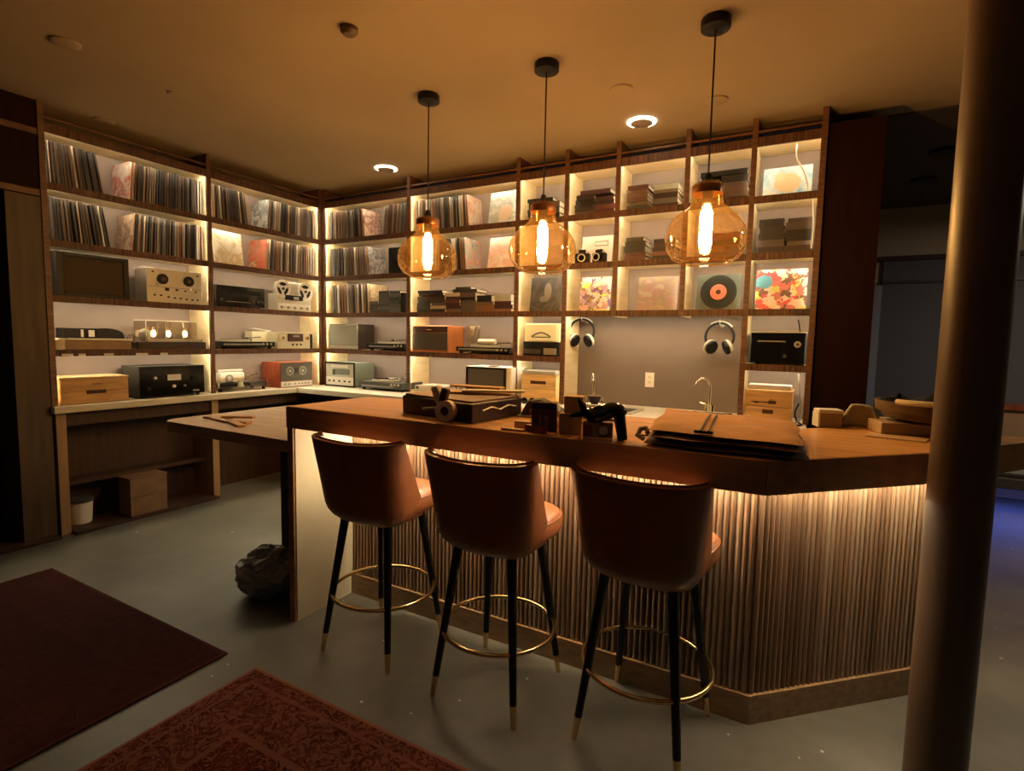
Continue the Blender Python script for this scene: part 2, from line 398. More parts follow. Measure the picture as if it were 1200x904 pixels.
def mapB(a0, a1, d0, d1, z0, z1): return MB().bb(a0, a1, D + d0, D + d1, z0, z1)
def mapL(a0, a1, d0, d1, z0, z1): return MB().bb(LX - d1, LX - d0, a0, a1, z0, z1)

ub = thing('record_shelving', 'tall dark-edged shelving with lit cells along the sink wall', 'shelving', ((PX[0] + PX[-1]) / 2, D + .17, 0))
postsB = [(p, ZC) for p in PX]; postsB[4] = (PX[4], ZS[2] - .046); postsB[5] = (PX[5], ZS[2] - .046)
cellsB = []
for i in range(7):
    niche = i in (3, 4, 5)
    cellsB.append((PX[i], PX[i + 1], ZS[:3] if niche else ZS, ZS[2] - .026 if niche else ZC))
unit_builder(ub, mapB, postsB, cellsB, 4)
# the grey niche behind the taps, lit from under its top shelf
MB().bb(PX[3] + .012, PX[6] - .012, D + DEP - .012, D + DEP, ZC, ZS[2] - .026).build('niche_back', wall_m, ub, world=True)
for i in (3, 4, 5):
    MB().bb(PX[i] + .05, PX[i + 1] - .05, D + .024, D + .034, ZS[2] - .034, ZS[2] - .027).build('led_tape', led_m, ub, world=True)

ul = thing('record_shelving', 'tall dark-edged shelving with two wide bays of records on the long left-hand wall', 'shelving', (LX - .17, 2.98, 0))
YP = [1.772, 2.9556, 4.19]
unit_builder(ul, mapL, [(y, ZC) for y in YP], [(YP[0], YP[1], ZS, ZC), (YP[1], YP[2], ZS, ZC)], 5)

# legs and back boards under the worktop belong to a base unit
un = thing('base_cabinet', 'dark open base unit with a ledge under the pale worktop', 'cabinet', (LX - .1, 2.98, 0))
for y in (1.80, 2.955):
    MB().bb(LX - .30, LX + .005, y - .03, y + .03, 0, .905).build('upright', mat('oak_upright', (.33, .21, .115), .5, var=.2, vscale=4, stretch=(6, 6, .5)), un, world=True)
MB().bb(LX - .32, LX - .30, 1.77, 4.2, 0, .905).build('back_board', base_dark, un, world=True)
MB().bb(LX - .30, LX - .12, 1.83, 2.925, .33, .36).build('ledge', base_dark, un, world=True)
MB().bb(LX - .30, LX + .09, 1.83, 2.925, 0, .022).build('plinth', base_dark, un, world=True)  # dark slab on the floor standing in for the worktop's shade
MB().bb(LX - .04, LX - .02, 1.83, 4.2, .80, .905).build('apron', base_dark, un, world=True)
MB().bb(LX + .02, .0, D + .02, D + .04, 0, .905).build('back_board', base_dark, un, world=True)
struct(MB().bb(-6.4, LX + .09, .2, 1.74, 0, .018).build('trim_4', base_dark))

CF = 3.80
wt = tag(MB().prism([(-5.07, 1.745), (-4.68, 1.745), (-4.66, CF), (-.0, CF), (-.0, D + .34), (-5.07, D + .34)], .905, ZC).build('worktop', worktop_m, bevel=.006),
         'long pale L-shaped worktop running under both walls of shelves', 'worktop')

# ------------------------------------------------------------------ records
sleeve_me = {}
def sleeve_mesh(t):
    if t not in sleeve_me:
        mb = MB().bb(-t / 2, t / 2, 0, .31, 0, .312)
        o = mb.build('record_sleeve', [sleeve_m]); me = o.data; bpy.data.objects.remove(o); sleeve_me[t] = me
    return sleeve_me[t]
DARK = [(.016, .012, .012), (.03, .02, .017), (.045, .028, .02), (.022, .022, .026), (.06, .035, .025), (.012, .012, .014)]
MID = [(.19, .13, .095), (.16, .145, .135), (.24, .17, .12), (.13, .085, .065), (.22, .20, .185), (.25, .14, .09)]
LIGHT = [(.50, .42, .33), (.40, .37, .33), (.60, .53, .45), (.34, .30, .26)]
ORD = ['first', 'second', 'third', 'fourth', 'fifth', 'sixth', 'seventh', 'eighth', 'ninth', 'tenth', 'eleventh', 'twelfth', 'thirteenth', 'fourteenth', 'fifteenth',
       'sixteenth', 'seventeenth', 'eighteenth', 'nineteenth', 'twentieth']
TW = ['twenty', 'thirty']
def ordinal(i):
    if i < 20: return ORD[i]
    return TW[(i + 1) // 10 - 2] + ('-' + ORD[(i + 1) % 10 - 1] if (i + 1) % 10 else '') if (i + 1) % 10 else {20: 'twentieth', 30: 'thirtieth'}[i + 1]
def shade_word(c):
    l = sum(c) / 3
    return 'black' if l < .025 else 'dark brown' if l < .06 else 'brown' if l < .13 else 'tan' if l < .28 else 'cream'
COVERS = {}
def records(wall, a0, a1, n, z, l0, l1, place, end, cover=None, cover_at=0, mix=(.62, .25), front=.078):
    """a row of sleeves; l0/l1 lean in degrees at its start and end, positive to the right; place and end go into the labels"""
    t = .016; g = 'records ' + place
    for i in range(n):
        f = i / max(1, n - 1); lean = math.radians(l0 + (l1 - l0) * f + random.uniform(-.5, .5))
        a = a0 + (a1 - a0) * f; r = random.random()
        c = random.choice(DARK if r < mix[0] else MID if r < mix[0] + mix[1] else LIGHT)
        tk = random.choice((.013, .016, .019)) if c in DARK else random.choice((.007, .010, .014))
        o = bpy.data.objects.new('record_sleeve', sleeve_mesh(tk)); COL.objects.link(o)
        dz = .0095 * abs(math.sin(lean)) + .0005; dd = front + random.uniform(-.012, .012)
        o.scale = (1, 1, random.uniform(.97, 1.0))
        o.color = (*c, 1)
        if wall == 'B': o.location = (a, D + dd, z + dz); o.rotation_euler = (0, lean, random.uniform(-.01, .01))
        else: o.location = (LX - dd, a, z + dz); o.rotation_euler = (0, lean, PI / 2 + random.uniform(-.01, .01))
        lab = f'{shade_word(c)} record sleeve, {ordinal(i)} from the {end}, {place}'
        if cover and i == cover_at:
            me = o.data.copy(); me.materials.clear(); me.materials.append(cover[0]); o.data = me; o.color = (.6, .5, .45, 1)
            lab = cover[1]
        tag(o, lab, 'record', g)

def cov(*a, **k): return ramp_cover(*a, **k)
c_pink1 = cov('cover_rose', [(.75, .66, .6), (.70, .55, .5), (.55, .12, .10), (.78, .72, .66)], 3, 1.3)
c_pink2 = cov('cover_sand', [(.70, .55, .42), (.62, .45, .33), (.30, .16, .10), (.72, .58, .46)], 3.5, 4.4)
c_blue1 = cov('cover_pale_blue', [(.66, .68, .70), (.60, .64, .68), (.20, .22, .24), (.72, .72, .70)], 3, 7.7)
c_coral = cov('cover_coral', [(.70, .62, .45), (.62, .14, .09), (.70, .22, .16), (.45, .30, .16)], 3, 2.1)
c_line = cov('cover_pink_lines', [(.72, .58, .54), (.70, .54, .5), (.35, .16, .14), (.74, .62, .57)], 4, 9.2)
c_swirl = cov('cover_grey_swirl', [(.10, .09, .12), (.50, .48, .50), (.14, .13, .16), (.55, .53, .55)], 4, 5.5)
c_cream = cov('cover_cream', [(.72, .62, .44), (.70, .60, .42), (.50, .38, .24), (.74, .66, .5)], 3, 3.9)
c_flesh = cov('cover_peach', [(.70, .60, .54), (.62, .36, .28), (.74, .68, .62), (.50, .30, .24)], 3, 6.1)
c_teal = cov('cover_teal_rose', [(.20, .26, .27), (.45, .48, .47), (.60, .28, .26), (.70, .68, .64)], 3, 8.3)

Lw, Bw = 'L', 'B'
records(Lw, 1.80, 2.165, 17, ZS[0], -1, -8, 'leaning top-shelf row nearest the passage', 'post', mix=(.8, .15))
records(Lw, 2.345, 2.925, 28, ZS[0], 5, .5, 'top-shelf row with the rose cover', 'rose cover', (c_pink1, 'sleeve with a rose and white cover opening the top-shelf row'), mix=(.45, .4))
records(Lw, 1.815, 2.21, 17, ZS[1], -1, -8, 'leaning row above the framed speaker', 'post', mix=(.75, .2))
records(Lw, 2.355, 2.925, 28, ZS[1], 5, .5, 'second-shelf row with the sand cover', 'sand cover', (c_pink2, 'sleeve with a sandy cover opening the second-shelf row above the tape deck'), mix=(.45, .4))
records(Lw, 3.0, 3.385, 18, ZS[0], -1, -6, 'leaning row above the white gatefold', 'post', mix=(.36, .48))
records(Lw, 3.59, 4.15, 27, ZS[0], 5, .5, 'top-shelf row near the corner', 'pale blue cover', (c_blue1, 'sleeve with a pale blue cover opening the top-shelf row near the corner'), mix=(.36, .48))
records(Lw, 3.555, 4.15, 27, ZS[1], 5, .5, 'second-shelf row with the coral cover', 'coral cover', (c_coral, 'sleeve with a coral flower cover beside the upright white gatefold'), mix=(.36, .46))
records(Bw, -4.68, -4.19, 24, ZS[0], -.5, -3, 'top-shelf row with the pink line cover', 'corner', (c_line, 'sleeve with a pink line-drawn cover closing the top-shelf corner row'), 23, mix=(.36, .5))
records(Bw, -3.925, -3.565, 16, ZS[0], 5, 2, 'short top row leaning on a post', 'open end', mix=(.28, .5))
records(Bw, -4.68, -4.12, 26, ZS[1], -.5, -4, 'second-shelf row with the grey swirl cover', 'corner', (c_swirl, 'sleeve with a grey swirl cover closing the second-shelf corner row'), 25, mix=(.32, .5))
records(Bw, -4.65, -4.09, 26, ZS[2], -2, -4, 'third-shelf row beside the cassettes', 'corner', (c_cream, 'cream sleeve closing the third-shelf row beside the cassettes'), 25, mix=(.28, .5))
records(Bw, -3.49, -2.87, 29, ZS[0], -1, -5, 'top-shelf row behind the first pendant cord', 'post', (c_flesh, 'sleeve with a peach cover closing the top-shelf row behind the pendant cord'), 28, mix=(.36, .48))
records(Bw, -3.25, -2.885, 14, ZS[1], -1, -5, 'second-shelf row behind the first amber globe', 'post', (c_teal, 'sleeve with a teal and rose cover beside the upright peach sleeve'), 13, mix=(.45, .4))

def upright(wall, a, z, w, h, m, label, tilt=8, yaw=0, depth=.06, name='display_sleeve'):
    """a sleeve stood face out, leaning back on the backing board"""
    o = MB().bb(-w / 2, w / 2, -.003, .003, 0, h).build(name, m)
    tl = math.radians(tilt)
    if wall == 'B': o.location = (a, D + depth, z + .001); o.rotation_euler = (-tl, 0, yaw)
    else: o.location = (LX - depth, a, z + .001); o.rotation_euler = (-tl, 0, PI / 2 + yaw)
    return tag(o, label, 'record')
upright('L', 3.175, ZS[1], .31, .312, cov('cover_gatefold', [(.78, .74, .66), (.76, .72, .62), (.62, .48, .28), (.78, .74, .66)], 2.5, 12), 'white sleeve with a gold sketch stood face out below the top records', 8, .1)
upright('B', -2.50, ZS[0], .31, .30, cov('cover_silver_heart', [(.50, .55, .56), (.66, .70, .70), (.40, .45, .47), (.60, .64, .66)], 3, 14, blob=[(.03, .11, .075, .075, (.72, .62, .56))]), 'silver blue sleeve with a pale round motif on the top shelf', 10, -.08)
upright('B', -2.50, ZS[1], .31, .29, cov('cover_peach_rose', [(.72, .66, .60), (.70, .52, .46), (.66, .40, .34), (.76, .70, .64)], 2.6, 15), 'peach and white sleeve stood face out between two amber globes', 10, -.08)
upright('B', -2.055, ZS[2], .29, .30, cov('cover_night_photo', [(.035, .032, .034), (.05, .048, .05), (.09, .085, .085), (.03, .028, .03)], 2, 16, blob=[(.02, .17, .035, .08, (.22, .2, .19)), (-.01, .11, .05, .03, (.18, .17, .16))]), 'black and white photo sleeve above the meter box', 8, 0)
upright('B', -1.60, ZS[2], .265, .285, cov('cover_mosaic', [(.80, .72, .18), (.72, .66, .58), (.18, .10, .24), (.62, .30, .32), (.42, .28, .42), (.74, .70, .62), (.25, .18, .10)], 9, 17, kind='cells'), 'yellow and violet mosaic sleeve above the headphones with the white cup', 8, 0)
upright('B', -1.085, ZS[2], .31, .27, cov('cover_lilac', [(.30, .28, .25), (.38, .34, .31), (.32, .20, .20), (.24, .23, .22), (.36, .27, .14)], 3, 18), 'faded lilac and grey sleeve standing above the wall outlet', 10, 0)
upright('B', -.215, ZS[2], .325, .29, cov('cover_bright', [(.66, .12, .12), (.62, .20, .18), (.78, .62, .50), (.18, .10, .08), (.75, .70, .62), (.70, .10, .12), (.60, .62, .15)], 7, 19, kind='cells', blob=[(-.11, .20, .055, .05, (.12, .35, .5))]), 'bright red sleeve with a blue disc above the black radio', 10, 0)
upright('B', -.22, ZS[0], .31, .23, cov('cover_sky_bear', [(.28, .45, .62), (.40, .56, .70), (.62, .70, .74), (.34, .5, .66)], 3, 20, blob=[(.0, .11, .085, .07, (.66, .52, .36)), (-.05, .16, .035, .035, (.7, .56, .4)), (-.11, .03, .06, .03, (.72, .70, .66))]), 'sky blue sleeve with a beige figure on the highest end cell', 10, 0, depth=.14)
# record in a clear sleeve with a pink label
vr = thing('record_in_sleeve', 'black record with a pink label in a clear sleeve', 'record', (-.632, D + .06, ZS[2] + .001)); vr.rotation_euler = (-math.radians(9), 0, 0)
MB().bb(-.155, .155, 0, .004, 0, .27).build('sleeve', mat('grey_green_card', (.10, .12, .115), .25), vr)
MB().cyl((0, 0, .135), (0, -.004, .135), .128, n=48).build('disc', mat('vinyl', (.03, .036, .035), .2), vr)
pl = MB().cyl((0, -.004, .135), (0, -.006, .135), .058, n=40).build('centre_label', pinklabel, vr)
MB().cyl((0, -.006, .135), (0, -.0075, .135), .018, n=24).build('label_centre', darkslot, pl)

# ------------------------------------------------------------------ books and cases lying flat
book_me = {}
def book_mesh(w, d, h):
    k = (w, d, h)
    if k not in book_me:
        c = min(.003, h * .14)
        mb = MB().bb(-w / 2, w / 2, 0, d, 0, c).bb(-w / 2, w / 2, 0, d, h - c, h).bb(-w / 2, w / 2, 0, c, c, h - c)
        mb.bb(-w / 2 + .003, w / 2 - .003, c, d - .003, c, h - c, 1)
        o = mb.build('book', [spine_m, paper_m]); book_me[k] = o.data; bpy.data.objects.remove(o)
    return book_me[k]
def stack(x, z, items, place, word='book', y=.05, group=None):
    """items bottom to top: (width, height, colour[, dx])"""
    zz = z + .0005; n = len(items)
    for i, it in enumerate(items):
        w, h, c = it[:3]; c = tuple(q * .45 for q in c) if sum(c) < 1 else c; dx = it[3] if len(it) > 3 else random.uniform(-.006, .006)
        o = bpy.data.objects.new(word.replace(' ', '_'), book_mesh(round(w, 3), .19, round(h, 3))); COL.objects.link(o)
        o.location = (x + dx, D + y + random.uniform(0, .012), zz); o.rotation_euler = (0, 0, random.uniform(-.03, .03)); o.color = (*c, 1)
        pos = 'bottom' if i == 0 else 'topmost' if i == n - 1 else f'{ordinal(i)} from bottom'
        tag(o, f'{shade_word(c)} {word}, {pos}, {place}', 'book', group or ('stacks ' + place)); zz += h + .0005
def rc(*pal): return random.choice(pal)
BR = [(.10, .05, .04), (.07, .04, .035), (.16, .09, .07), (.05, .03, .03), (.20, .13, .10)]
GY = [(.10, .09, .085), (.16, .15, .14), (.06, .055, .055), (.22, .20, .18)]
RD = [(.14, .03, .035), (.10, .025, .03), (.20, .06, .06), (.06, .025, .025)]
BK = [(.014, .012, .012), (.03, .024, .024), (.05, .04, .04)]
z3 = ZS[2]
stack(-3.372, z3, [(.165, .032, rc(*BK)), (.165, .03, rc(*GY)), (.165, .03, rc(*BK)), (.165, .028, rc(*GY)), (.165, .035, rc(*BR))], 'first pile beside the cassette post')
stack(-3.198, z3, [(.165, .034, rc(*BK)), (.165, .03, (.40, .36, .30)), (.165, .028, rc(*GY)), (.165, .03, rc(*GY)), (.165, .037, rc(*BR))], 'second pile beside the cassette post')
stack(-3.285, z3 + .1635, [(.30, .024, rc(*BR), 0), (.30, .026, rc(*BK), -.01)], 'wide pair bridging the first two piles')
stack(-3.023, z3, [(.165, .032, (.30, .2, .14)), (.165, .026, rc(*BR)), (.165, .03, rc(*BR)), (.165, .03, (.22, .10, .07)), (.165, .03, rc(*BR)), (.165, .034, (.5, .46, .4))], 'pile topped with white, middle of shelf')
stack(-2.852, z3, [(.17, .04, rc(*GY)), (.17, .042, (.20, .16, .15)), (.17, .028, rc(*GY)), (.17, .03, rc(*BK)), (.17, .042, (.22, .15, .13))], 'tallest pile of the flat stacks')
stack(-2.89, z3 + .187, [(.27, .03, (.06, .05, .04), 0), (.17, .02, rc(*BK), -.02)], 'dark pair on top of the tallest pile')
stack(-2.67, z3, [(.19, .03, (.35, .18, .09)), (.19, .034, (.42, .22, .11)), (.19, .028, (.30, .2, .15)), (.16, .06, (.012, .01, .01))], 'orange pile with a black case on top')
stack(-2.475, z3, [(.19, .028, (.36, .2, .12)), (.19, .034, rc(*RD)), (.17, .034, rc(*RD)), (.17, .06, (.35, .38, .36))], 'last pile with a grey box on top')
z1, z2 = ZS[0], ZS[1]
for k in range(1):
    stack(-2.115, z1, [(.23, .034, rc(*BK)), (.23, .03, rc(*BK)), (.24, .03, rc(*BK)), (.22, .032, rc(*BK)), (.24, .026, (.02, .024, .022)), (.24, .03, (.015, .02, .018))], 'black stack behind the second pendant cord')
    stack(-1.965, z1, [(.06, .05, rc(*BK)), (.06, .05, rc(*GY)), (.06, .045, (.25, .18, .12))], 'small tan pile beside the black stack')
    stack(-1.71, z1, [(.165, .032, rc(*BR)), (.165, .03, rc(*BR)), (.165, .028, rc(*BR)), (.165, .04, (.03, .022, .022)), (.15, .034, rc(*BR))], 'brown stack, third narrow top cell', group='stacks in the red book cell')
    stack(-1.535, z1, [(.17, .04, (.16, .05, .05)), (.17, .034, (.22, .06, .07)), (.17, .034, (.03, .02, .022)), (.15, .03, (.10, .03, .04))], 'red stack, third narrow top cell', group='stacks in the red book cell')
    stack(-1.62, z1 + .1675, [(.26, .034, (.12, .045, .045), .0)], 'wide layer over the red and brown stacks', group='stacks in the red book cell')
    stack(-1.27, z1, [(.165, .04, (.10, .10, .09)), (.165, .026, (.26, .2, .14)), (.165, .034, (.24, .12, .08)), (.165, .034, (.28, .16, .10)), (.165, .026, (.30, .18, .12)), (.165, .03, (.22, .08, .06))], 'tan stack beside the pale-topped one')
    stack(-1.045, z1, [(.185, .034, (.10, .06, .05)), (.185, .038, (.22, .19, .18)), (.185, .04, (.07, .03, .03)), (.185, .024, (.34, .30, .26)), (.185, .04, (.40, .46, .44))], 'pale-topped stack on the upper row')
    stack(-.735, z1, [(.15, .03, rc(*BK)), (.15, .034, rc(*BR)), (.15, .03, rc(*GY)), (.15, .03, rc(*BK)), (.15, .04, rc(*BK))], 'black stack behind the third pendant cord')
    stack(-.56, z1, [(.18, .03, (.14, .07, .05)), (.18, .034, (.20, .13, .11)), (.18, .034, (.22, .14, .12)), (.18, .034, (.20, .14, .13)), (.18, .05, rc(*BK))], 'brown stack under the wide black case')
    stack(-.635, z1 + .19, [(.32, .034, (.014, .012, .012), 0)], 'wide black case over two stacks')
    stack(-1.27, z2, [(.17, .036, (.22, .08, .06)), (.17, .032, (.16, .05, .05)), (.17, .05, rc(*BK)), (.165, .036, (.05, .045, .03)), (.14, .03, (.14, .12, .07))], 'dark stack above the lilac sleeve')
    stack(-1.045, z2, [(.165, .034, rc(*BR)), (.165, .03, (.32, .12, .10)), (.165, .03, (.07, .05, .05)), (.165, .03, (.10, .06, .05)), (.165, .034, (.06, .05, .045))], 'brown stack beside the third amber globe')
    stack(-.60, z2, [(.2, .04, (.10, .03, .03)), (.2, .04, (.14, .04, .04)), (.2, .04, (.08, .025, .03)), (.2, .05, (.2, .05, .05))], 'red stack behind the third amber globe')
    stack(-.295, z2, [(.17, .05, (.05, .02, .02)), (.17, .05, (.16, .12, .12)), (.17, .04, (.03, .024, .024)), (.16, .05, (.045, .03, .03)), (.16, .05, (.03, .02, .02))], 'dark stack below the blue sleeve')
    stack(-.12, z2, [(.16, .05, (.08, .04, .035)), (.16, .03, (.20, .16, .15)), (.16, .075, (.02, .015, .016)), (.16, .05, (.14, .10, .09)), (.15, .03, (.1, .06, .05))], 'grey banded stack below the blue sleeve')
# cassette cases
for j, (x, its) in enumerate([(-4.035, [.03] * 4), (-3.90, [.036, .03, .032, .034, .03, .03, .03]), (-3.755, [.05, .04, .034, .034, .034, .03])]):
    w = .12 if j == 0 else .145
    stack(x, z3, [(w, h, rc((.09, .095, .085), (.14, .15, .135), (.05, .055, .05), (.19, .20, .18))) for h in its], ['low pile of cassettes by the cream sleeve', 'tall pile, middle of the shelf', 'cassette pile by the black case'][j], 'cassette case', y=.06)
tag(MB().bb(-.03, .03, 0, .2, 0, .2).build('video_case', black_m, bevel=.004, location=(-3.635, D + .05, z3 + .001)), 'upright black case at the end of the cassettes', 'case')

# ------------------------------------------------------------------ hi-fi builders (front towards -Y, base at z=0)
def put(name, label, cat, wall, a, z, depth=.04, yaw=0, group=None):
    loc = (a, D + depth, z + .001) if wall == 'B' else (LX - depth, a, z + .001)
    return thing(name, label, cat, loc, (0 if wall == 'B' else PI / 2) + yaw, group)
def feet(root, w, d, h=.012, r=.014, m=None):
    for sx in (-1, 1):
        for y in (.04, d - .04): MB().cyl((sx * (w / 2 - .035), y, 0), (sx * (w / 2 - .035), y, h), r, n=10).build('foot', m or black_m, root)
def knob(root, x, z, y=0, r=.014, l=.016, m=None, n=16):
    return MB().cyl((x, y, z), (x, y - l, z), r, r * .85, n=n).build('knob', m or black_m, root)
def cabinet(root, w, d, h, m, z0=0, t=.014, bevel=.004):
    return MB().bb(-w / 2, w / 2, 0, d, z0, h).build('body', m, root, bevel=bevel)
def turntable(name, label, wall, a, z, w, d=.30, h=.085, plinth=None, platter_m=None, depth=.03, clear_lid=False):
    r = put(name, label, 'turntable', wall, a, z, depth)
    feet(r, w, d, .02, .018)
    MB().bb(-w / 2, w / 2, 0, d, .02, h - .022).build('plinth', plinth or black_m, r, bevel=.005)
    MB().bb(-w / 2 + .03, w / 2 - .12, -.002, 0, .034, .05).build('front_trim', grey_m, r)
    px = -w * .10; pr = min(.145, d / 2 - .005)
    MB().lathe([(0, 0), (pr, 0), (pr, .016), (pr - .006, .020), (0, .020)], (px, d / 2, h - .022), 40).build('platter', platter_m or silver, r)
    MB().lathe([(0, 0), (pr - .01, 0), (pr - .01, .003), (0, .003)], (px, d / 2, h - .002), 40).build('record', black_gl, r)
    MB().lathe([(0, 0), (.02, 0), (.02, .03), (.012, .05), (0, .05)], (w / 2 - .06, d - .07, h - .022), 20).build('tonearm_base', silver, r)
    MB().tube([(w / 2 - .06, d - .04, h + .03), (w / 2 - .06, d - .1, h + .03), (w / 2 - .075, .12, h + .025), (px + .09, .08, h + .012)], .005, 8).build('tonearm', chrome, r)
    MB().box((px + .085, .075, h + .012), (.018, .03, .014)).build('headshell', black_m, r)
    for k in range(3): knob(r, w / 2 - .05 - .045 * k, h - .045, 0, .011, .01, silver)
    return r
# --- left wall, third shelf
r = put('framed_speaker', 'wide speaker with brown cloth in a black frame beside the silver tape deck', 'speaker', 'L', 2.07, ZS[2], .035)
MB().bb(-.235, .235, .02, .22, 0, .322).build('body', black_m, r)
MB().bb(-.235, -.195, 0, .02, 0, .322).bb(.195, .235, 0, .02, 0, .322).bb(-.195, .195, 0, .02, 0, .032).bb(-.195, .195, 0, .02, .29, .322).build('frame', black_m, r, bevel=.003)
MB().bb(-.195, .195, .008, .02, .032, .29).build('grill_cloth', grill_brown, r)
r = put('tape_deck', 'silver-faced deck with two round black dials above the tube amplifier', 'tape deck', 'L', 2.66, ZS[2], .035)
MB().bb(-.22, .22, .012, .20, .006, .272).build('body', mat('deck_side', (.30, .24, .19), .5), r, bevel=.004)
MB().bb(-.228, .228, 0, .012, 0, .278).build('front_panel', silver, r, bevel=.003)
MB().bb(-.22, .22, -.002, 0, .128, .131).build('panel_line', darkgrey, r)
for x in (-.105, .11):
    dd = MB().cyl((x, 0, .195), (x, -.014, .195), .043, n=28).build('dial', black_m, r)
    MB().cyl((x, -.014, .195), (x, -.02, .195), .016, n=16).build('dial_hub', darkgrey, dd)
MB().bb(-.085, -.055, -.006, 0, .10, .125).build('switch', black_m, r)
MB().bb(.0, .02, -.006, 0, .105, .122).build('switch', darkgrey, r)
for x, z in [(-.17, .06), (-.12, .06), (-.06, .05), (-.01, .045), (.04, .045), (.09, .04), (.14, .04), (.185, .04), (-.18, .25), (.19, .25), (.08, .11), (.17, .11)]:
    knob(r, x, z, 0, .008, .012, darkgrey, 10)
knob(r, -.15, .15, 0, .014, .012, chrome); knob(r, .125, .125, 0, .016, .012, chrome)
MB().bb(-.222, -.150, .03, .17, .275, .285).build('top_plate', white_m, r)
# --- fourth shelf: wooden turntable plinth with black boxes on it, hook-shaped wire stand, tube amplifier
r = put('wooden_plinth', 'low wooden plinth on the fourth shelf carrying two black cases', 'plinth', 'L', 2.07, ZS[3], .03)
MB().bb(-.21, .23, 0, .26, 0, .07).build('body', mat('plinth_tan', (.30, .20, .11), .5, var=.2), r, bevel=.004)
MB().bb(-.25, .235, -.01, .27, .07, .082).build('top_board', cream_m, r, bevel=.002)
o = tag(MB().bb(-.10, .10, 0, .14, 0, .075).bb(.05, .09, -.002, 0, .012, .062, 1).bb(.0, .018, -.002, 0, .01, .065, 1).build('black_case', [black_m, white_m], bevel=.003), 'black case with white lettering blocks on the wooden plinth', 'case')
o.location = (LX - .09, 1.985, ZS[3] + .085); o.rotation_euler = (0, 0, PI / 2)
mb = MB().grid(lambda u, v: (.13 * math.cos(u * PI) * (1 - .1 * v), .02 + .13 * v, .001 + .08 * max(0, math.sin(u * PI)) ** .6), 16, 2)
mb.add([(.13 * math.cos(u / 16 * PI), .02, .001 + .08 * max(0, math.sin(u / 16 * PI)) ** .6) for u in range(17)], [tuple(range(17))])
o = tag(mb.build('black_pouch', black_m), 'rounded black pouch lying on the wooden plinth beside the case', 'pouch'); o.location = (LX - .07, 2.15, ZS[3] + .084); o.rotation_euler = (0, 0, PI / 2)
r = put('wire_stand', 'small hooked wire stand between plinth and tube amplifier', 'stand', 'L', 2.315, ZS[3], .06)
MB().bb(-.02, .02, -.01, .05, 0, .012).build('base', darkgrey, r)
MB().tube([(-.02, .01, .01), (-.022, .01, .08), (-.012, .01, .115), (.01, .01, .122), (.025, .01, .10), (.028, .01, .05)], .005, 8).build('wire', mat('bronze', (.25, .17, .10), .35, metal=.8), r)
r = put('tube_amplifier', 'tube amplifier with four glowing valves under a clear cover', 'amplifier', 'L', 2.63, ZS[3], .03)
MB().bb(-.28, .28, 0, .24, 0, .06).build('base', mat('dark_cherry', (.03, .011, .009), .4), r, bevel=.005)
ch = MB().bb(-.21, .25, .0, .22, .06, .088).build('chassis', chrome, r, bevel=.003)
for x in (-.17, -.12, .0, .14):
    v = MB().lathe([(.0, .0), (.022, .0), (.022, .012), (.024, .03), (.03, .055), (.026, .085), (.012, .1), (0, .102)], (x, .08, .088), 16).build('valve', clear, r)
    MB().lathe([(0, .0), (.013, .005), (.019, .03), (.013, .055), (0, .06)], (x, .08, .10), 12).build('heater', tube_glow, v)
MB().bb(-.21, .21, .018, .021, .088, .235).bb(-.21, .21, .20, .203, .088, .235).bb(-.21, -.207, .018, .203, .088, .235).bb(.207, .21, .018, .203, .088, .235).bb(-.21, .21, .018, .203, .235, .238).build('clear_cover', clear, r)
MB().tube([(-.21, .018, .238), (.21, .018, .238), (.21, .203, .238), (-.21, .203, .238)], .004, 6, closed=True).build('cover_rim', white_m, r)
for x in (-.21, -.055, .21): MB().cyl((x, .018, .088), (x, .018, .238), .004, n=6).build('cover_post', white_m, r)
MB().lathe([(0, -.02), (.034, -.016), (.05, 0), (.034, .016), (0, .02)], (-.20, .06, .118), 20, axis='Y').build('meter', silver, r)
# white strips as painted LED highlights on the edge of the fourth shelf
for i, (y, w) in enumerate([(1.86, .07), (1.95, .045), (2.125, .065), (2.36, .09), (2.53, .06)]):
    o = MB().bb(-w / 2, w / 2, -.003, 0, 0, .018).build('edge_highlight', white_m); o.location = (LX + .0, y, ZS[3] - .046); o.rotation_euler = (0, 0, PI / 2)
    tag(o, f'white painted highlight on the fourth shelf edge, {ordinal(i)} from the end post', 'highlight', 'painted highlights on the fourth shelf edge')
# --- on the worktop, left wall
def crate(name, label, loc, rz, w, d, h, m, lid=None, slot_z=.5, slot_w=.13, rows=2, group=None):
    r = thing(name, label, 'crate', loc, rz, group)
    t = .014; rh = (h - t) / rows
    for k in range(rows):
        z0 = k * rh + .0015; z1_ = (k + 1) * rh - .0015
        MB().bb(-w / 2, w / 2, 0, t, z0, z1_).build('front_board', m, r, bevel=.002)
        MB().bb(-w / 2, w / 2, d - t, d, z0, z1_).build('back_board', m, r, bevel=.002)
        for s in (-1, 1): MB().bb(min(s * w / 2, s * (w / 2 - t)), max(s * w / 2, s * (w / 2 - t)), t, d - t, z0, z1_).build('side_board', m, r, bevel=.002)
    MB().bb(-w / 2 - .004, w / 2 + .004, -.004, d, h - t + .001, h).build('lid', lid or m, r, bevel=.002)
    MB().bb(-slot_w / 2, slot_w / 2, -.002, 0, h * slot_z - .014, h * slot_z + .014).build('hand_slot', darkslot, r)
    return r
r = crate('wooden_crate', 'lidded pine crate with a dark hand slot on the worktop end', (-4.74, 2.035, ZC + .001), PI / 2, .44, .27, .20, pine_m, pine_lt, .42)
MB().bb(-.025, .04, -.002, 0, .135, .15).build('stamp', mat('faded_stamp', (.35, .16, .06), .6), r)
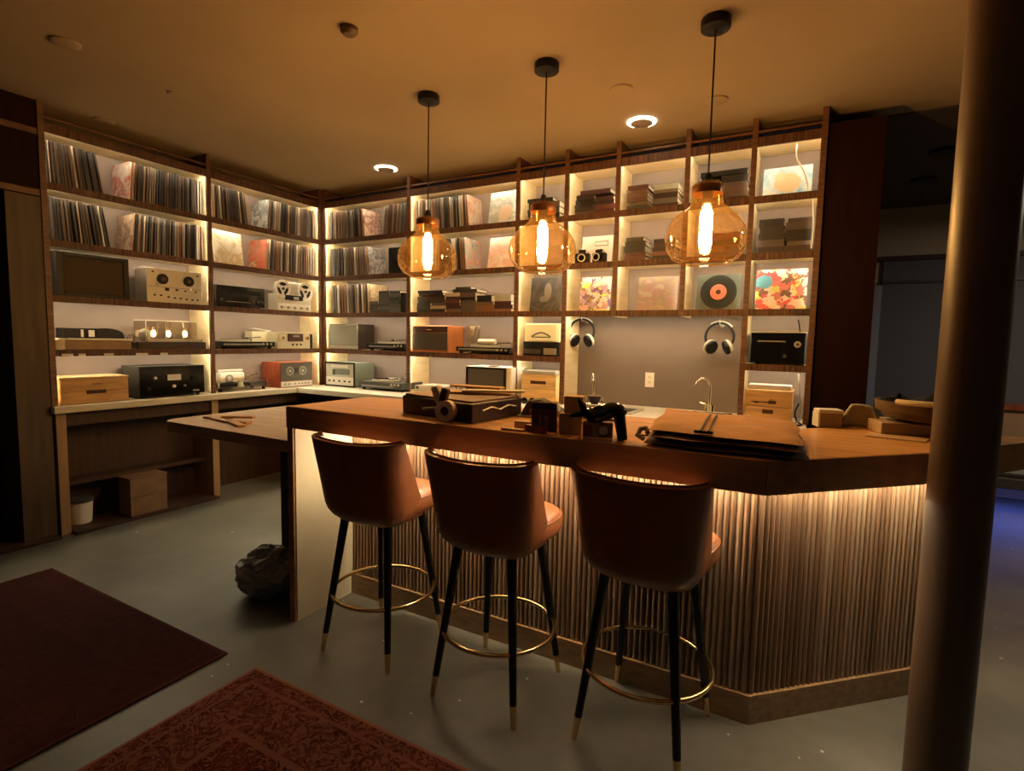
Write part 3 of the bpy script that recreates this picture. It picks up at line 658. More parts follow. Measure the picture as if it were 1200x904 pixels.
r = thing('stereo_receiver', 'large black receiver with a small white display beside the pine crate', 'receiver', (-4.73, 2.60, ZC + .001), PI / 2)
feet(r, .52, .28, .016)
MB().bb(-.265, .265, .012, .28, .016, .265).build('body', darkgrey, r, bevel=.004)
MB().bb(-.265, .265, 0, .012, .018, .262).build('front_panel', black_gl, r, bevel=.002)
MB().bb(-.05, .06, -.004, 0, .14, .19).build('display', white_m, r)
for x, z, rr, m in [(-.15, .165, .013, white_m), (.0, .09, .014, white_m), (.09, .09, .008, silver), (.17, .15, .03, black_m), (-.20, .08, .016, black_m)]: knob(r, x, z, 0, rr, .014, m)
MB().bb(.16, .215, -.003, 0, .035, .05).build('badge', grey_m, r)
for i in range(14): MB().bb(-.20 + i * .03, -.185 + i * .03, .05, .24, .265, .267).build('vent_slat', black_m, r)
# --- left wall, second bay
r = put('receiver', 'low black receiver on the third shelf beside the reel machine', 'receiver', 'L', 3.27, ZS[2], .035)
feet(r, .48, .26)
MB().bb(-.245, .245, .01, .26, .012, .20).build('body', black_m, r, bevel=.004)
MB().bb(-.245, .245, 0, .01, .014, .196).build('front_panel', black_gl, r)
MB().bb(-.12, .20, -.003, 0, .12, .16).build('tuner_glass', black_m, r); MB().bb(-.16, .10, -.003, 0, .05, .056).build('trim_line', grey_m, r)
for x in (-.2, .12, .17, .215): knob(r, x, .065, 0, .016, .014, darkgrey)
r = put('reel_recorder', 'white open-reel recorder with two spoked reels', 'tape recorder', 'L', 3.885, ZS[2], .04)
MB().bb(-.21, .21, .012, .16, 0, .175).build('body', mat('recorder_white', (.62, .58, .50), .45), r, bevel=.006)
MB().bb(-.12, .10, .004, .012, .115, .165).build('head_cover', black_m, r)
MB().bb(-.02, .04, -.008, .004, .12, .15).build('head_block', silver, r)
MB().bb(-.20, .20, .004, .012, .01, .075).build('control_panel', white_m, r)
for i in range(9): MB().bb(-.18 + i * .04, -.153 + i * .04, -.003, .004, .022, .05).build('key', cream_m if i % 2 else grey_m, r)
MB().bb(-.17, .17, .02, .14, .175, .30).build('reel_plate', mat('recorder_grey', (.36, .33, .28), .5), r, bevel=.01)
for x, zz, rr in ((-.145, .225, .092), (.135, .215, .098)):
    reel = MB().lathe([(rr * .72, 0), (rr, 0), (rr, .006), (rr * .72, .006), (rr * .72, 0)], (x, .012, zz), 36, axis='Y').lathe([(0, .007), (rr * .34, .007), (rr * .34, 0), (0, 0)], (x, .012, zz), 24, axis='Y')
    for k in range(3):
        a = k * 2 * PI / 3 + .5
        reel.box((x + math.cos(a) * rr * .53, .009, zz + math.sin(a) * rr * .53), (rr * .5, .006, rr * .34), 0, Matrix.Rotation(-a, 3, 'Y'))
    ro = reel.build('reel', white_m, r)
    MB().cyl((x, .02, zz), (x, .0115, zz), rr * .9, n=32).build('tape_pack', black_m, ro)
    MB().cyl((x, .005, zz), (x, -.006, zz), rr * .16, n=16).build('hub', darkgrey, ro)
turntable('turntable', 'long black turntable with cartridges on it beside the cream-faced deck', 'L', 3.335, ZS[3], .58, .28, .09)
r = put('cassette_deck', 'cream deck with a dark cassette window on the fourth shelf corner', 'cassette deck', 'L', 3.865, ZS[3], .03)
MB().bb(-.21, .19, .01, .22, 0, .165).build('body', cream_m, r, bevel=.004)
MB().bb(-.215, .195, 0, .01, 0, .17).build('front_panel', mat('deck_cream', (.66, .6, .44), .35, metal=.2), r, bevel=.003)
MB().bb(-.09, .10, -.006, 0, .075, .155).build('cassette_window', darkslot, r); MB().bb(-.03, .05, -.009, -.006, .12, .14).build('cassette_label', grey_m, r)
dl = MB().cyl((-.155, 0, .11), (-.155, -.008, .11), .036, n=28).build('dial', cream_m, r); MB().cyl((-.155, -.008, .11), (-.155, -.018, .11), .014, n=16).build('dial_knob', brass, dl)
for x in (-.03, .02, .07): knob(r, x, .04, 0, .010, .012, black_m, 12)
MB().cyl((.15, 0, .11), (.15, -.02, .11), .02, n=20).build('knob', brass, r)
MB().bb(.195, .225, .0, .22, 0, .155).build('side_cheek', black_m, r)
r = put('cream_box', 'plain cream box with a bent lid behind the cassette deck', 'box', 'L', 3.60, ZS[3] + .0, .19)
MB().bb(-.12, .07, 0, .12, 0, .17).build('body', cream_m, r, bevel=.003); MB().box((.0, .05, .19), (.2, .1, .008), 0, Matrix.Rotation(.12, 3, 'Y')).build('lid', white_m, r)
# worktop corner
r = thing('skeleton_turntable', 'open-frame turntable with a clear plinth beside the red radio', 'turntable', (-4.75, 3.275, ZC + .001), PI / 2)
feet(r, .52, .26, .03, .016)
MB().bb(-.27, .27, 0, .26, .03, .042).build('lower_plate', clear, r); MB().bb(-.27, .27, 0, .26, .10, .112).build('upper_plate', clear, r)
MB().bb(-.24, .0, .03, .22, .042, .075).build('motor_block', black_m, r); MB().bb(.08, .25, .03, .2, .042, .07).build('power_block', darkgrey, r)
MB().lathe([(0, 0), (.125, 0), (.125, .014), (0, .014)], (-.03, .14, .112), 36).build('platter', clear, r)
MB().lathe([(0, 0), (.03, 0), (.022, .055), (.03, .06), (0, .06)], (-.03, .03, .04), 20).build('pillar', mat('pale_green_acrylic', (.55, .60, .45), .3), r)
for x in (-.25, .25): MB().cyl((x, .02, .042), (x, .02, .10), .008, n=10).build('spacer', chrome, r)
MB().tube([(.2, .18, .15), (.2, .1, .15), (.05, .05, .13)], .005).build('tonearm', chrome, r)
r = thing('white_phone', 'small white desk unit with a round dial behind the open turntable', 'telephone', (-4.93, 3.27, ZC + .001), PI / 2)
MB().prism([(-.13, 0), (.13, 0), (.13, .10), (-.13, .10)], 0, .17).build('body', white_m, r, bevel=.02, seg=3)
dl = MB().cyl((-.04, 0, .11), (-.04, -.008, .11), .04, n=24).build('dial', grey_m, r); MB().cyl((-.04, -.008, .11), (-.04, -.012, .11), .02, n=16).build('dial_centre', white_m, dl)
MB().box((.0, .05, .185), (.26, .04, .02)).build('handset', white_m, r, bevel=.008)
r = thing('mahogany_radio', 'red mahogany radio with two reel windows in a grey front', 'radio', (-4.73, 3.86, ZC + .001), PI / 2)
MB().bb(-.205, .205, .008, .29, 0, .262).build('body', redwood, r, bevel=.004)
MB().bb(-.196, .196, 0, .008, .07, .252).build('front_panel', mat('green_grey_glass', (.10, .10, .085), .3), r)
for x in (-.09, .07):
    w_ = MB().lathe([(.026, 0), (.05, 0), (.05, .005), (.026, .005), (.026, 0)], (x, 0, .17), 28, axis='Y').build('reel_window', grey_m, r)
    MB().cyl((x, 0, .17), (x, -.007, .17), .012, n=12).build('reel_hub', white_m, w_)
MB().bb(-.03, .02, -.005, 0, .15, .2).build('head_cover', darkgrey, r)
MB().bb(-.196, .196, -.002, .008, .008, .062).build('control_strip', white_m, r)
for x in (-.15, -.10): knob(r, x, .035, -.002, .013, .012, silver)
for x in (-.03, .02, .06, .10, .14): knob(r, x, .035, -.002, .006, .008, darkgrey, 10)
# --- back wall, first bay
r = put('grey_speaker', 'grey cloth speaker in a dark case above the white-faced radio', 'speaker', 'B', -4.455, ZS[3], .035)
MB().bb(-.215, .215, .012, .25, 0, .272).build('body', mat('dark_brown_case', (.03, .022, .018), .5), r, bevel=.004)
MB().bb(-.208, .208, 0, .012, .045, .265).build('grill', grill_grey, r, bevel=.004); MB().bb(-.208, .208, .002, .012, .005, .042).build('trim_panel', silver, r)
turntable('turntable', 'black turntable on the fourth shelf beside the grey speaker', 'B', -3.845, ZS[3], .52, .28, .095)
r = thing('white_radio', 'black-rimmed radio with a white dial face in the worktop corner', 'radio', (-4.43, 4.16, ZC + .001))
MB().bb(-.22, .22, .01, .30, .006, .262).build('body', greencase, r, bevel=.006)
MB().bb(-.222, -.205, 0, .01, 0, .265).bb(.205, .222, 0, .01, 0, .265).bb(-.205, .205, 0, .01, 0, .016).bb(-.205, .205, 0, .01, .248, .265).build('rim', black_m, r)
MB().bb(-.205, .205, .004, .01, .016, .105).build('control_strip', white_m, r); MB().bb(-.205, .205, .004, .01, .105, .248).build('dial_face', mat('dial_grey', (.46, .46, .40), .4), r)
MB().bb(-.06, .15, .0, .004, .13, .19).build('dial_window', greencase, r); MB().bb(-.10, -.065, -.002, .004, .125, .185).build('meter', mat('dark_green', (.05, .07, .04), .4), r)
MB().bb(-.12, .12, .0, .004, .205, .235).build('scale', white_m, r)
for x in (-.15, -.08, .0, .08, .15): knob(r, x, .06, .004, .011, .014, darkgrey, 12)
turntable('turntable', 'grey-rimmed turntable with rounded corners at the front of the worktop', 'B', -3.80, ZC, .58, .32, .11, plinth=mat('charcoal_plinth', (.045, .048, .048), .35), depth=-.10)
tag(MB().bb(-.125, .125, 0, .2, 0, .27).build('black_speaker', black_m, bevel=.01, location=(-3.705, D + .05, ZS[1] + .001)), 'plain black box speaker on the second shelf beside the swirl cover', 'speaker')
# --- back wall, second bay
r = put('teak_radio', 'orange teak radio with a dark brown cloth front', 'radio', 'B', -3.29, ZS[3], .04)
MB().bb(-.225, .225, .008, .27, 0, .262).build('body', orangewood, r, bevel=.012, seg=3)
MB().bb(-.215, .215, 0, .008, .02, .19).build('grill_cloth', grill_dark, r); MB().bb(-.215, .215, 0, .008, .195, .252).build('dial_panel', darkslot, r)
MB().bb(-.03, .03, -.003, 0, .215, .225).build('badge', brass, r)
r = turntable('turntable', 'silver-topped black turntable beside the teak radio', 'B', -2.665, ZS[3], .60, .29, .085)
r = put('glass_jar', 'clear glass jar standing behind the silver-topped turntable', 'jar', 'B', -2.86, ZS[3], .15)
r.location.z += .095
MB().lathe([(0, 0), (.06, 0), (.066, .01), (.07, .13), (.075, .165), (.071, .165), (.066, .13), (.06, .014), (0, .012)], (0, .02, 0), 28).build('body', clear, r)
o = tag(MB().cyl((-.09, 0, .025), (.09, 0, .025), .024, n=20).build('paper_roll', white_m), 'white paper roll lying on the silver-topped turntable', 'roll'); o.location = (-2.66, D + .10, ZS[3] + .092)
r = put('letter_tray', 'white wire letter tray with a paper pile beside the grey monitor', 'tray', 'B', -3.24, ZC, -.02)
for z in (.008, .07):
    MB().tube([(-.17, 0, z), (.17, 0, z), (.17, .25, z), (-.17, .25, z)], .004, 6, closed=True).build('wire_rim', white_m, r)
for k in range(5): MB().cyl((-.16 + .08 * k, 0, .008), (-.16 + .08 * k, .25, .008), .003, n=6).build('wire', white_m, r)
for x in (-.17, .17):
    for y in (0, .25): MB().cyl((x, y, .004), (x, y, .075), .004, n=6).build('wire_post', white_m, r)
for k in range(5):
    o = MB().bb(-.145, .145, 0, .21, 0, .012).build('paper_pile', paper_m); o.location = (-3.24 + random.uniform(-.01, .01), D + .0, ZC + .014 + k * .0135); o.rotation_euler = (0, 0, random.uniform(-.05, .05))
    tag(o, f'sheaf of white paper, {ordinal(k)} from the bottom of the letter tray', 'paper', 'papers in the letter tray')
r = thing('monitor', 'boxy white-cased monitor with a grey screen on the worktop', 'monitor', (-2.53, 4.10, ZC + .001))
MB().bb(-.24, .24, .02, .30, .01, .295).build('case', white_m, r, bevel=.01)
MB().bb(-.222, -.205, 0, .02, .008, .29).bb(.175, .192, 0, .02, .008, .29).bb(-.205, .175, 0, .02, .008, .025).bb(-.205, .175, 0, .02, .275, .29).build('bezel', black_m, r)
MB().bb(-.205, .175, .008, .02, .025, .275).build('screen', mat('grey_screen', (.085, .082, .078), .3), r)
MB().bb(-.02, .06, .06, .12, .295, .303).build('handle', darkgrey, r); MB().bb(-.2, .2, .03, .25, 0, .01).build('base', grey_m, r)
# --- narrow cells
r = put('meter_box', 'black box with a yellow lit meter face beside the niche', 'meter', 'B', -2.075, ZS[3], .04)
MB().bb(-.175, .175, .01, .22, 0, .125).build('lower_case', black_m, r, bevel=.004)
MB().bb(-.165, -.0, .004, .01, .02, .06).build('slot', darkgrey, r); MB().bb(.03, .15, .004, .01, .015, .07).build('button_panel', grey_m, r)
MB().bb(-.165, .175, .02, .21, .125, .285).build('upper_case', cream_m, r, bevel=.004)
MB().bb(-.15, .145, .012, .02, .135, .272).build('meter_face', yellowdial, r)
pts = [(-.09 + .18 * k / 10, .008, .17 + .035 * math.sin(PI * k / 10)) for k in range(11)]
MB().tube(pts, .006, 6).build('meter_arc', darkgrey, r); MB().bb(-.09, .09, .008, .012, .162, .170).build('meter_base', darkgrey, r)
r = crate('drawer_box', 'pale pine box with a label slot under a grey tray', (-2.075, 4.22, ZC + .001), 0, .33, .27, .24, pine_lt, pine_lt, .72, .15)
r['category'] = 'box'
r2 = thing('grey_tray', 'flat grey lidded tray on top of the pale pine box', 'tray', (-2.075, 4.22, ZC + .243)); MB().bb(-.16, .16, 0, .25, 0, .035).build('body', mat('pale_grey_plastic', (.40, .42, .46), .35), r2, bevel=.006); MB().bb(-.15, .15, .01, .24, .035, .046).build('lid', clear, r2)
upright('B', -1.62, ZS[1], .27, .24, mat('blush_card', (.70, .55, .50), .6), 'blush card with a boxed caption behind the black cameras', 8, 0, .13, 'caption_card')
o = bpy.data.objects['caption_card']
fr = MB().bb(-.02, .095, -.005, -.003, .155, .16).bb(-.02, .095, -.005, -.003, .19, .195).bb(-.02, -.016, -.005, -.003, .155, .195).bb(.091, .095, -.005, -.003, .155, .195).build('caption_frame', darkgrey, o)
for i, (x, s) in enumerate([(-1.71, 1), (-1.57, .95)]):
    r = put('camera', ['black camera with its lens towards the room, nearer the globe', 'black camera beside the post in front of the blush card'][i], 'camera', 'B', x, ZS[1], .04, .2 * (1 - 2 * i), 'cameras before the blush card')
    MB().bb(-.062 * s, .062 * s, 0, .05, 0, .085 * s).build('body', black_m, r, bevel=.008); MB().prism([(-.03, .005), (.03, .005), (.02, .045), (-.02, .045)], .085 * s, .115 * s).build('prism_hump', black_m, r)
    ln = MB().cyl((0, 0, .042), (0, -.035, .042), .032, n=24).build('lens', black_gl, r); MB().lathe([(.024, .036), (.033, .036), (.033, .03), (.024, .03)], (0, 0, .042), 24, axis='Y').build('lens_ring', silver, ln)
    MB().cyl((.04, .02, .085 * s), (.04, .02, .1 * s), .012, n=12).build('dial', silver, r)
r = put('black_radio', 'black radio with a silver dial above the branded crate', 'radio', 'B', -.212, ZS[3], .035)
MB().bb(-.175, .175, .01, .24, .01, .225).build('body', black_m, r, bevel=.005); MB().bb(-.172, .172, 0, .01, .012, .222).build('front_panel', black_gl, r)
MB().bb(-.18, .18, .0, .24, .225, .232).build('top_trim', silver, r); feet(r, .33, .24, .011)
dl = MB().cyl((.125, 0, .145), (.125, -.012, .145), .022, n=24).build('dial', silver, r); MB().cyl((.125, -.012, .145), (.125, -.018, .145), .01, n=12).build('dial_cap', darkgrey, dl)
knob(r, .05, .06, 0, .014, .014, darkgrey); MB().bb(-.13, .05, -.003, 0, .16, .168).build('scale', grey_m, r)
r = crate('stamped_crate', 'honey pine crate with a dark brand mark in the end cell', (-.245, 4.17, ZC + .001), 0, .30, .30, .225, pine_m, pine_lt, .32, .07)
for (x0, x1, z0, z1_) in [(-.11, .0, .135, .143), (.0, .05, .128, .152), (-.09, -.06, .128, .135), (.01, .03, .155, .16)]: MB().bb(x0, x1, -.002, 0, z0, z1_).build('brand_mark', darkslot, r)
o = tag(MB().bb(-.14, .14, 0, .2, 0, .03).build('flat_box', mat('pale_lilac_card', (.5, .46, .5), .6), bevel=.004), 'flat pale box lying on the branded crate', 'box'); o.location = (-.245, 4.20, ZC + .2275)
def cable(name, label, pts, r=.004, m=None):
    P_ = [Vector(p) for p in pts]; out = []
    for i in range(len(P_) - 1):
        a, b = P_[max(i - 1, 0)], P_[min(i + 2, len(P_) - 1)]
        for k in range(6):
            t = k / 6; p, q = P_[i], P_[i + 1]
            out.append(.5 * ((2 * p) + (q - a) * t + (2 * a - 5 * p + 4 * q - b) * t * t + (-a + 3 * p - 3 * q + b) * t ** 3))
    out.append(P_[-1])
    return tag(MB().tube(out, r, 8).build(name, m or white_m), label, 'cable')
cable('hanging_cable', 'white cable hanging in front of the sky blue sleeve', [(-.17, D + .06, ZT - .005), (-.165, D + .055, 2.78), (-.115, D + .05, 2.68), (-.085, D + .05, 2.58), (-.09, D + .05, ZS[0] + .005)], .005)
cable('white_cable', 'white cable hanging beside the dark books in the end cell', [(-.05, D + .03, ZS[0] - .05), (-.045, D + .03, 2.40), (-.04, D + .03, 2.3), (-.042, D + .03, 2.16)], .005)
cable('black_cable', 'dark cable dropping behind the black radio', [(-.10, D + .31, ZS[2] - .06), (-.09, D + .31, 1.65), (-.07, D + .31, 1.50), (-.07, D + .31, 1.37)], .004, black_m)
cable('grey_cable', 'grey cable looping down beside the branded crate', [(-.07, D + .05, ZS[3] - .06), (-.06, D + .0, 1.22), (-.05, D - .02, 1.12), (-.03, D - .06, 1.05), (-.05, D - .10, .99), (-.12, D - .18, .968), (-.20, D - .24, .966)], .005, grey_m)
cable('power_cable', 'black power cable coiled at the foot of the branded crate', [(-.055, D - .02, 1.10), (-.075, D - .05, 1.04), (-.06, D - .06, .985), (-.03, D - .10, .965), (-.08, D - .16, .965)], .006, black_m)

# ------------------------------------------------------------------ niche: headphones, outlet, taps, things on the sink worktop
NB = D + DEP - .012
def headphones(label, x, z, yaw, cupm, y):
    r = thing('headphones', label, 'headphones', (x, y, z), yaw, 'headphones hung in the niche')
    pts = [(.105 * math.cos(a), 0, .105 * math.sin(a)) for a in [math.radians(-32 + 244 * k / 24) for k in range(25)]]
    MB().tube(pts, .0105, 8).build('headband', black_m, r)
    pts = [(.117 * math.cos(a), 0, .117 * math.sin(a)) for a in [math.radians(40 + 85 * k / 12) for k in range(13)]]
    MB().tube(pts, .006, 8).build('band_trim', silver, r)
    for s in (-1, 1):
        c = MB().lathe([(0, 0), (.050, 0), (.058, .008), (.056, .020), (.040, .032), (0, .034)], (0, 0, 0), 28).build('ear_cup', cupm, r)
        c.location = (s * .060, 0, -.080); c.rotation_euler = (0, s * math.radians(68), s * math.radians(32))
        MB().lathe([(0, -.018), (.030, -.022), (.050, -.020), (.056, -.010), (.054, 0), (0, 0)], (0, 0, 0), 28).build('ear_pad', black_m, c)
        MB().tube([(s * .092, 0, -.05), (s * .098, 0, -.075), (s * .088, 0, -.10)], .007, 8).build('yoke', silver, r)
    return r
for (lab, x, z, yaw, cm, y) in [('black and white headphones hung beside the pale partition', -1.752, 1.585, .35, white_m, D + .19), ('silver-cupped black headphones hung under the pink-label record', -.625, 1.555, -.1, silver, D + .20)]:
    headphones(lab, x, z, yaw, cm, y)
    hk = thing('wall_hook', 'metal wall hook holding the ' + ('black and white' if x < -1 else 'silver-cupped') + ' headphones', 'hook', (x, NB, z + .09))
    MB().cyl((0, 0, .0), (0, -.004, 0), .016, n=16).build('plate', silver, hk)
    MB().tube([(0, 0, 0), (0, -.06, .001), (0, y - NB, .002), (0, y - NB - .015, .02), (0, y - NB - .02, .04)], .004, 8).build('arm', silver, hk)
r = thing('wall_outlet', 'white wall outlet on the grey niche backing', 'outlet', (-1.182, NB, 1.185))
MB().bb(-.038, .038, -.006, 0, -.062, .062).build('plate', white_m, r, bevel=.003)
for z in (-.022, .022):
    s_ = MB().bb(-.018, .018, -.009, -.006, z - .015, z + .015).build('socket', paper_m, r, bevel=.004)
    for x in (-.007, .007): MB().bb(x - .002, x + .002, -.0095, -.009, z - .004, z + .007).build('slot', darkslot, s_)
def tap(label, x, turn, y):
    r = thing('tap', label, 'tap', (x, y, ZC + .001), turn, 'taps in the niche')
    MB().bb(-.085, .085, -.025, .025, 0, .012).build('base_plate', chrome, r, bevel=.005)
    pts = [(0, 0, .01), (0, 0, .20)] + [(0, -.055 + .055 * math.cos(a), .20 + .075 * math.sin(a)) for a in [PI * k / 12 for k in range(1, 11)]] + [(0, -.115, .21)]
    MB().tube(pts, .010, 10).build('spout', chrome, r)
    for s in (-1, 1):
        h_ = MB().lathe([(0, 0), (.018, 0), (.014, .04), (.017, .06), (0, .065)], (s * .07, 0, .012), 16).build('handle', chrome, r)
        MB().cyl((s * .07, 0, .065), (s * .07 + s * .02, -.045, .078), .006, n=8).build('lever', chrome, h_)
    return r
tap('chrome gooseneck tap seen nearly edge on, beside the pale partition', -1.625, .25, 4.40)
tap('chrome gooseneck tap near the branded crate', -.665, -1.1, 4.36)
r = thing('sink_basin', 'shallow steel basin set on the worktop below the edge-on tap', 'sink', (-1.40, 4.12, ZC + .001))
MB().bb(-.30, .25, -.18, .16, 0, .006).build('rim', silver, r, bevel=.002); MB().bb(-.25, .20, -.14, .12, .006, .008).build('bowl', mat('dark_steel', (.2, .19, .18), .3, metal=.8), r)
r = thing('drying_tray', 'black tray of utensils on the worktop before the tap', 'tray', (-.60, 4.06, ZC + .001), .12)
MB().bb(-.14, .14, -.10, .10, 0, .012).bb(-.14, .14, -.10, -.092, .012, .04).bb(-.14, .14, .092, .10, .012, .04).bb(-.14, -.132, -.10, .10, .012, .04).bb(.132, .14, -.10, .10, .012, .04).build('tray', black_m, r)
MB().cyl((-.10, -.03, .05), (.11, .02, .045), .008, n=8).build('handle_bar', silver, r)
for i, (x, y, m, lab) in enumerate([(-.36, 4.02, white_m, 'crumpled white cloth beside the black utensil tray'), (-.27, 3.95, grey_m, 'grey cloth at the foot of the branded crate')]):
    ph = i * 3.1
    mb = MB().grid(lambda u, v: ((u - .5) * .16, (v - .5) * .14, .004 + .035 * max(0, math.sin(u * PI) * math.sin(v * PI)) * (1 + .5 * math.sin(9 * u + 5 * v + ph))), 14, 12)
    o = tag(mb.build('cloth', m), lab, 'cloth'); o.location = (x, y, ZC + .002)
o = tag(MB().tube([(-.16, 0, .012), (-.05, -.01, .012), (.05, -.008, .012), (.16, .0, .012)], .012, 8).build('grey_rod', silver), 'silver rod lying along the worktop edge before the crate', 'rod'); o.location = (-.30, 3.86, ZC + .001)
for i, (x, y, rz) in enumerate([(-2.93, 4.02, .3), (-2.86, 3.95, -.4), (-2.98, 3.90, .8)]):
    ph = i * 2.3
    mb = MB().grid(lambda u, v: ((u - .5) * .17, (v - .5) * .12, .006 + .03 * abs(math.sin(4 * u + 3 * v + ph))), 10, 8)
    o = tag(mb.build('crumpled_paper', paper_m), ['crumpled white paper nearest the monitor', 'crumpled white paper nearest the bar', 'crumpled white paper nearest the letter tray'][i], 'paper', 'crumpled papers beside the monitor'); o.location = (x, y, ZC + .002); o.rotation_euler = (0, 0, rz)
r = thing('sunglasses', 'dark sunglasses lying before the pale pine box', 'sunglasses', (-2.08, 4.05, ZC + .001), .2)
for s in (-1, 1): MB().lathe([(0, 0), (.028, .0), (.028, .004), (0, .004)], (s * .035, 0, .026), 20, axis='Y').build('lens', black_gl, r); MB().tube([(s * .065, 0, .03), (s * .068, .06, .02), (s * .066, .12, .004)], .003, 6).build('arm', black_m, r)
MB().tube([(-.012, 0, .03), (0, -.003, .033), (.012, 0, .03)], .003, 6).build('bridge', black_m, r)

# ------------------------------------------------------------------ the bar
bar = thing('bar_counter', 'angled oak bar with a fluted walnut front lit from under its top', 'bar', (-1.1, 2.1, 0))
BT, BB_ = 1.14, 1.03
MB().prism([(-2.325, 1.83), (-.10, 1.83), (.374, 2.304), (.80, 2.87), (.86, 2.97), (.2, 2.87), (-.05, 2.62), (-2.325, 2.42)], BB_, BT).build('bar_top', bar_wood, bar, world=True, bevel=.004)
shaded_oak = mat('oak_edge_shade', (.36, .18, .07), .4, var=.25, vscale=3, stretch=(1, 9, 9))  # bar oak darkened to paint in the shade on slab front and gable
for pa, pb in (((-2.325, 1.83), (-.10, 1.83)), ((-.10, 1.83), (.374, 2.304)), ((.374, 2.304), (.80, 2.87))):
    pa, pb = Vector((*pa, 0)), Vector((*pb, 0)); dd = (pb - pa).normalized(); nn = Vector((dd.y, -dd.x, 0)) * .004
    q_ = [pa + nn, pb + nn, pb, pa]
    MB().prism([(v.x, v.y) for v in q_], BB_, BT - .002).build('edge_shade', shaded_oak, bar, world=True)  # added strip carrying the painted shade over the plain oak slab edge
g = MB().bb(-2.325, -2.285, 1.832, 2.42, 0, BB_ - .0005).build('end_gable', shaded_oak, bar, world=True)
MB().bb(-2.285, -2.28, 1.845, 2.235, .0, BB_ - .001).build('gable_lining', gable_cream, g)
bpy.data.objects['gable_lining'].location = (0, 0, 0)
for ob in (bpy.data.objects['gable_lining'],):
    for v in ob.data.vertices: v.co -= bar.location
A_, B_, C_ = Vector((-2.28, 2.25, 0)), Vector((-.145, 2.25, 0)), Vector((.53, 2.893, 0))
def wallstrip(p, q, off0, off1, z0, z1, name, m, parent=bar, e0=0, e1=0):
    d = (q - p).normalized(); nrm = Vector((-d.y, d.x, 0)); a = p - d * e0; b = q + d * e1
    poly = [a + nrm * off0, b + nrm * off0, b + nrm * off1, a + nrm * off1]
    return MB().prism([(v.x, v.y) for v in poly], z0, z1).build(name, m, parent, world=True)
wallstrip(A_, B_, 0.0, .05, 0, BB_ - .001, 'front_panel', wood_dark); wallstrip(B_, C_, 0.0, .05, 0, BB_ - .001, 'front_panel', wood_dark)
wallstrip(A_, B_, -.028, -.002, 0, .118, 'plinth_board', base_m, e1=.010); wallstrip(B_, C_, -.028, -.002, 0, .118, 'plinth_board', base_m, e0=.011)
# fluted slats, each a part: half-round fronts sharing one mesh
def slat_mesh(w):
    mb = MB(); pr = [(-w / 2, 0), (-w / 2, -.006), (-w * .3, -.014), (0, -.017), (w * .3, -.014), (w / 2, -.006), (w / 2, 0)]
    n = len(pr); vs = [(x, y, .118) for x, y in pr] + [(x, y, BB_ - .002) for x, y in pr]
    mb.add(vs, [(i, i + 1, n + i + 1, n + i) for i in range(n - 1)], 0, True); mb.add(vs, [tuple(range(n - 1, -1, -1)), tuple(range(n, 2 * n))])
    o = mb.build('slat', [slat_m]); me = o.data; bpy.data.objects.remove(o); return me
SL = [slat_mesh(.0205), slat_mesh(.017), slat_mesh(.0235)]
SLC = [(.27, .165, .10), (.32, .20, .125), (.23, .135, .08), (.36, .23, .145), (.29, .175, .105), (.40, .27, .175)]
for p, q in ((A_, B_), (B_, C_)):
    d = (q - p); ln = d.length; d.normalize(); ang = math.atan2(d.y, d.x); s = .014
    while s < ln - .008:
        o = bpy.data.objects.new('slat', random.choice(SL)); COL.objects.link(o); o.parent = bar
        o.location = p + d * s - bar.location; o.rotation_euler = (0, 0, ang); o.color = (*random.choice(SLC), 1); s += .0245
wallstrip(A_, B_, -.070, -.054, BB_ - .012, BB_ - .001, 'led_tape', led_bar, e0=-.03); wallstrip(B_, C_, -.070, -.054, BB_ - .012, BB_ - .001, 'led_tape', led_bar, e0=-.01)

# lower work table at the bar's end
wtb = thing('work_table', 'low oak work table with a rounded corner behind the bar end', 'table', (-2.95, 2.35, 0))
pl_ = [(-2.33, 1.87), (-2.33, 2.85), (-3.57, 2.85)] + [(-3.57 + .10 - .10 * math.cos(a), 1.87 + .10 - .10 * math.sin(a)) for a in [PI / 2 * k / 6 for k in range(7)]]
MB().prism(pl_[::-1], .885, .95).build('table_top', mat('table_oak', (.40, .27, .15), .4, var=.2, vscale=3, stretch=(1, 8, 8)), wtb, world=True, bevel=.004)
MB().bb(-2.76, -2.335, 2.12, 2.80, 0, .885).build('pedestal', base_dark, wtb, world=True, bevel=.004)
for i, (x, y, rz, l) in enumerate([(-3.33, 2.10, .25, .20), (-3.22, 2.06, -.12, .24), (-3.11, 2.08, .10, .22), (-3.02, 2.02, -.3, .18), (-3.18, 2.14, .5, .20)]):
    o = MB().bb(-l / 2, l / 2, -.024, .024, 0, .015).build('wood_offcut', mat('offcut_tan', (.5, .3, .15), .55), bevel=.005); o.location = (x, y, .951 + (.015 if i == 4 else 0)); o.rotation_euler = (0, 0, rz)
    tag(o, f'small wooden offcut on the low work table, {ordinal(i)} from the rounded corner' if i < 4 else 'small wooden offcut laid across the others on the low work table', 'offcut', 'wooden offcuts on the work table')

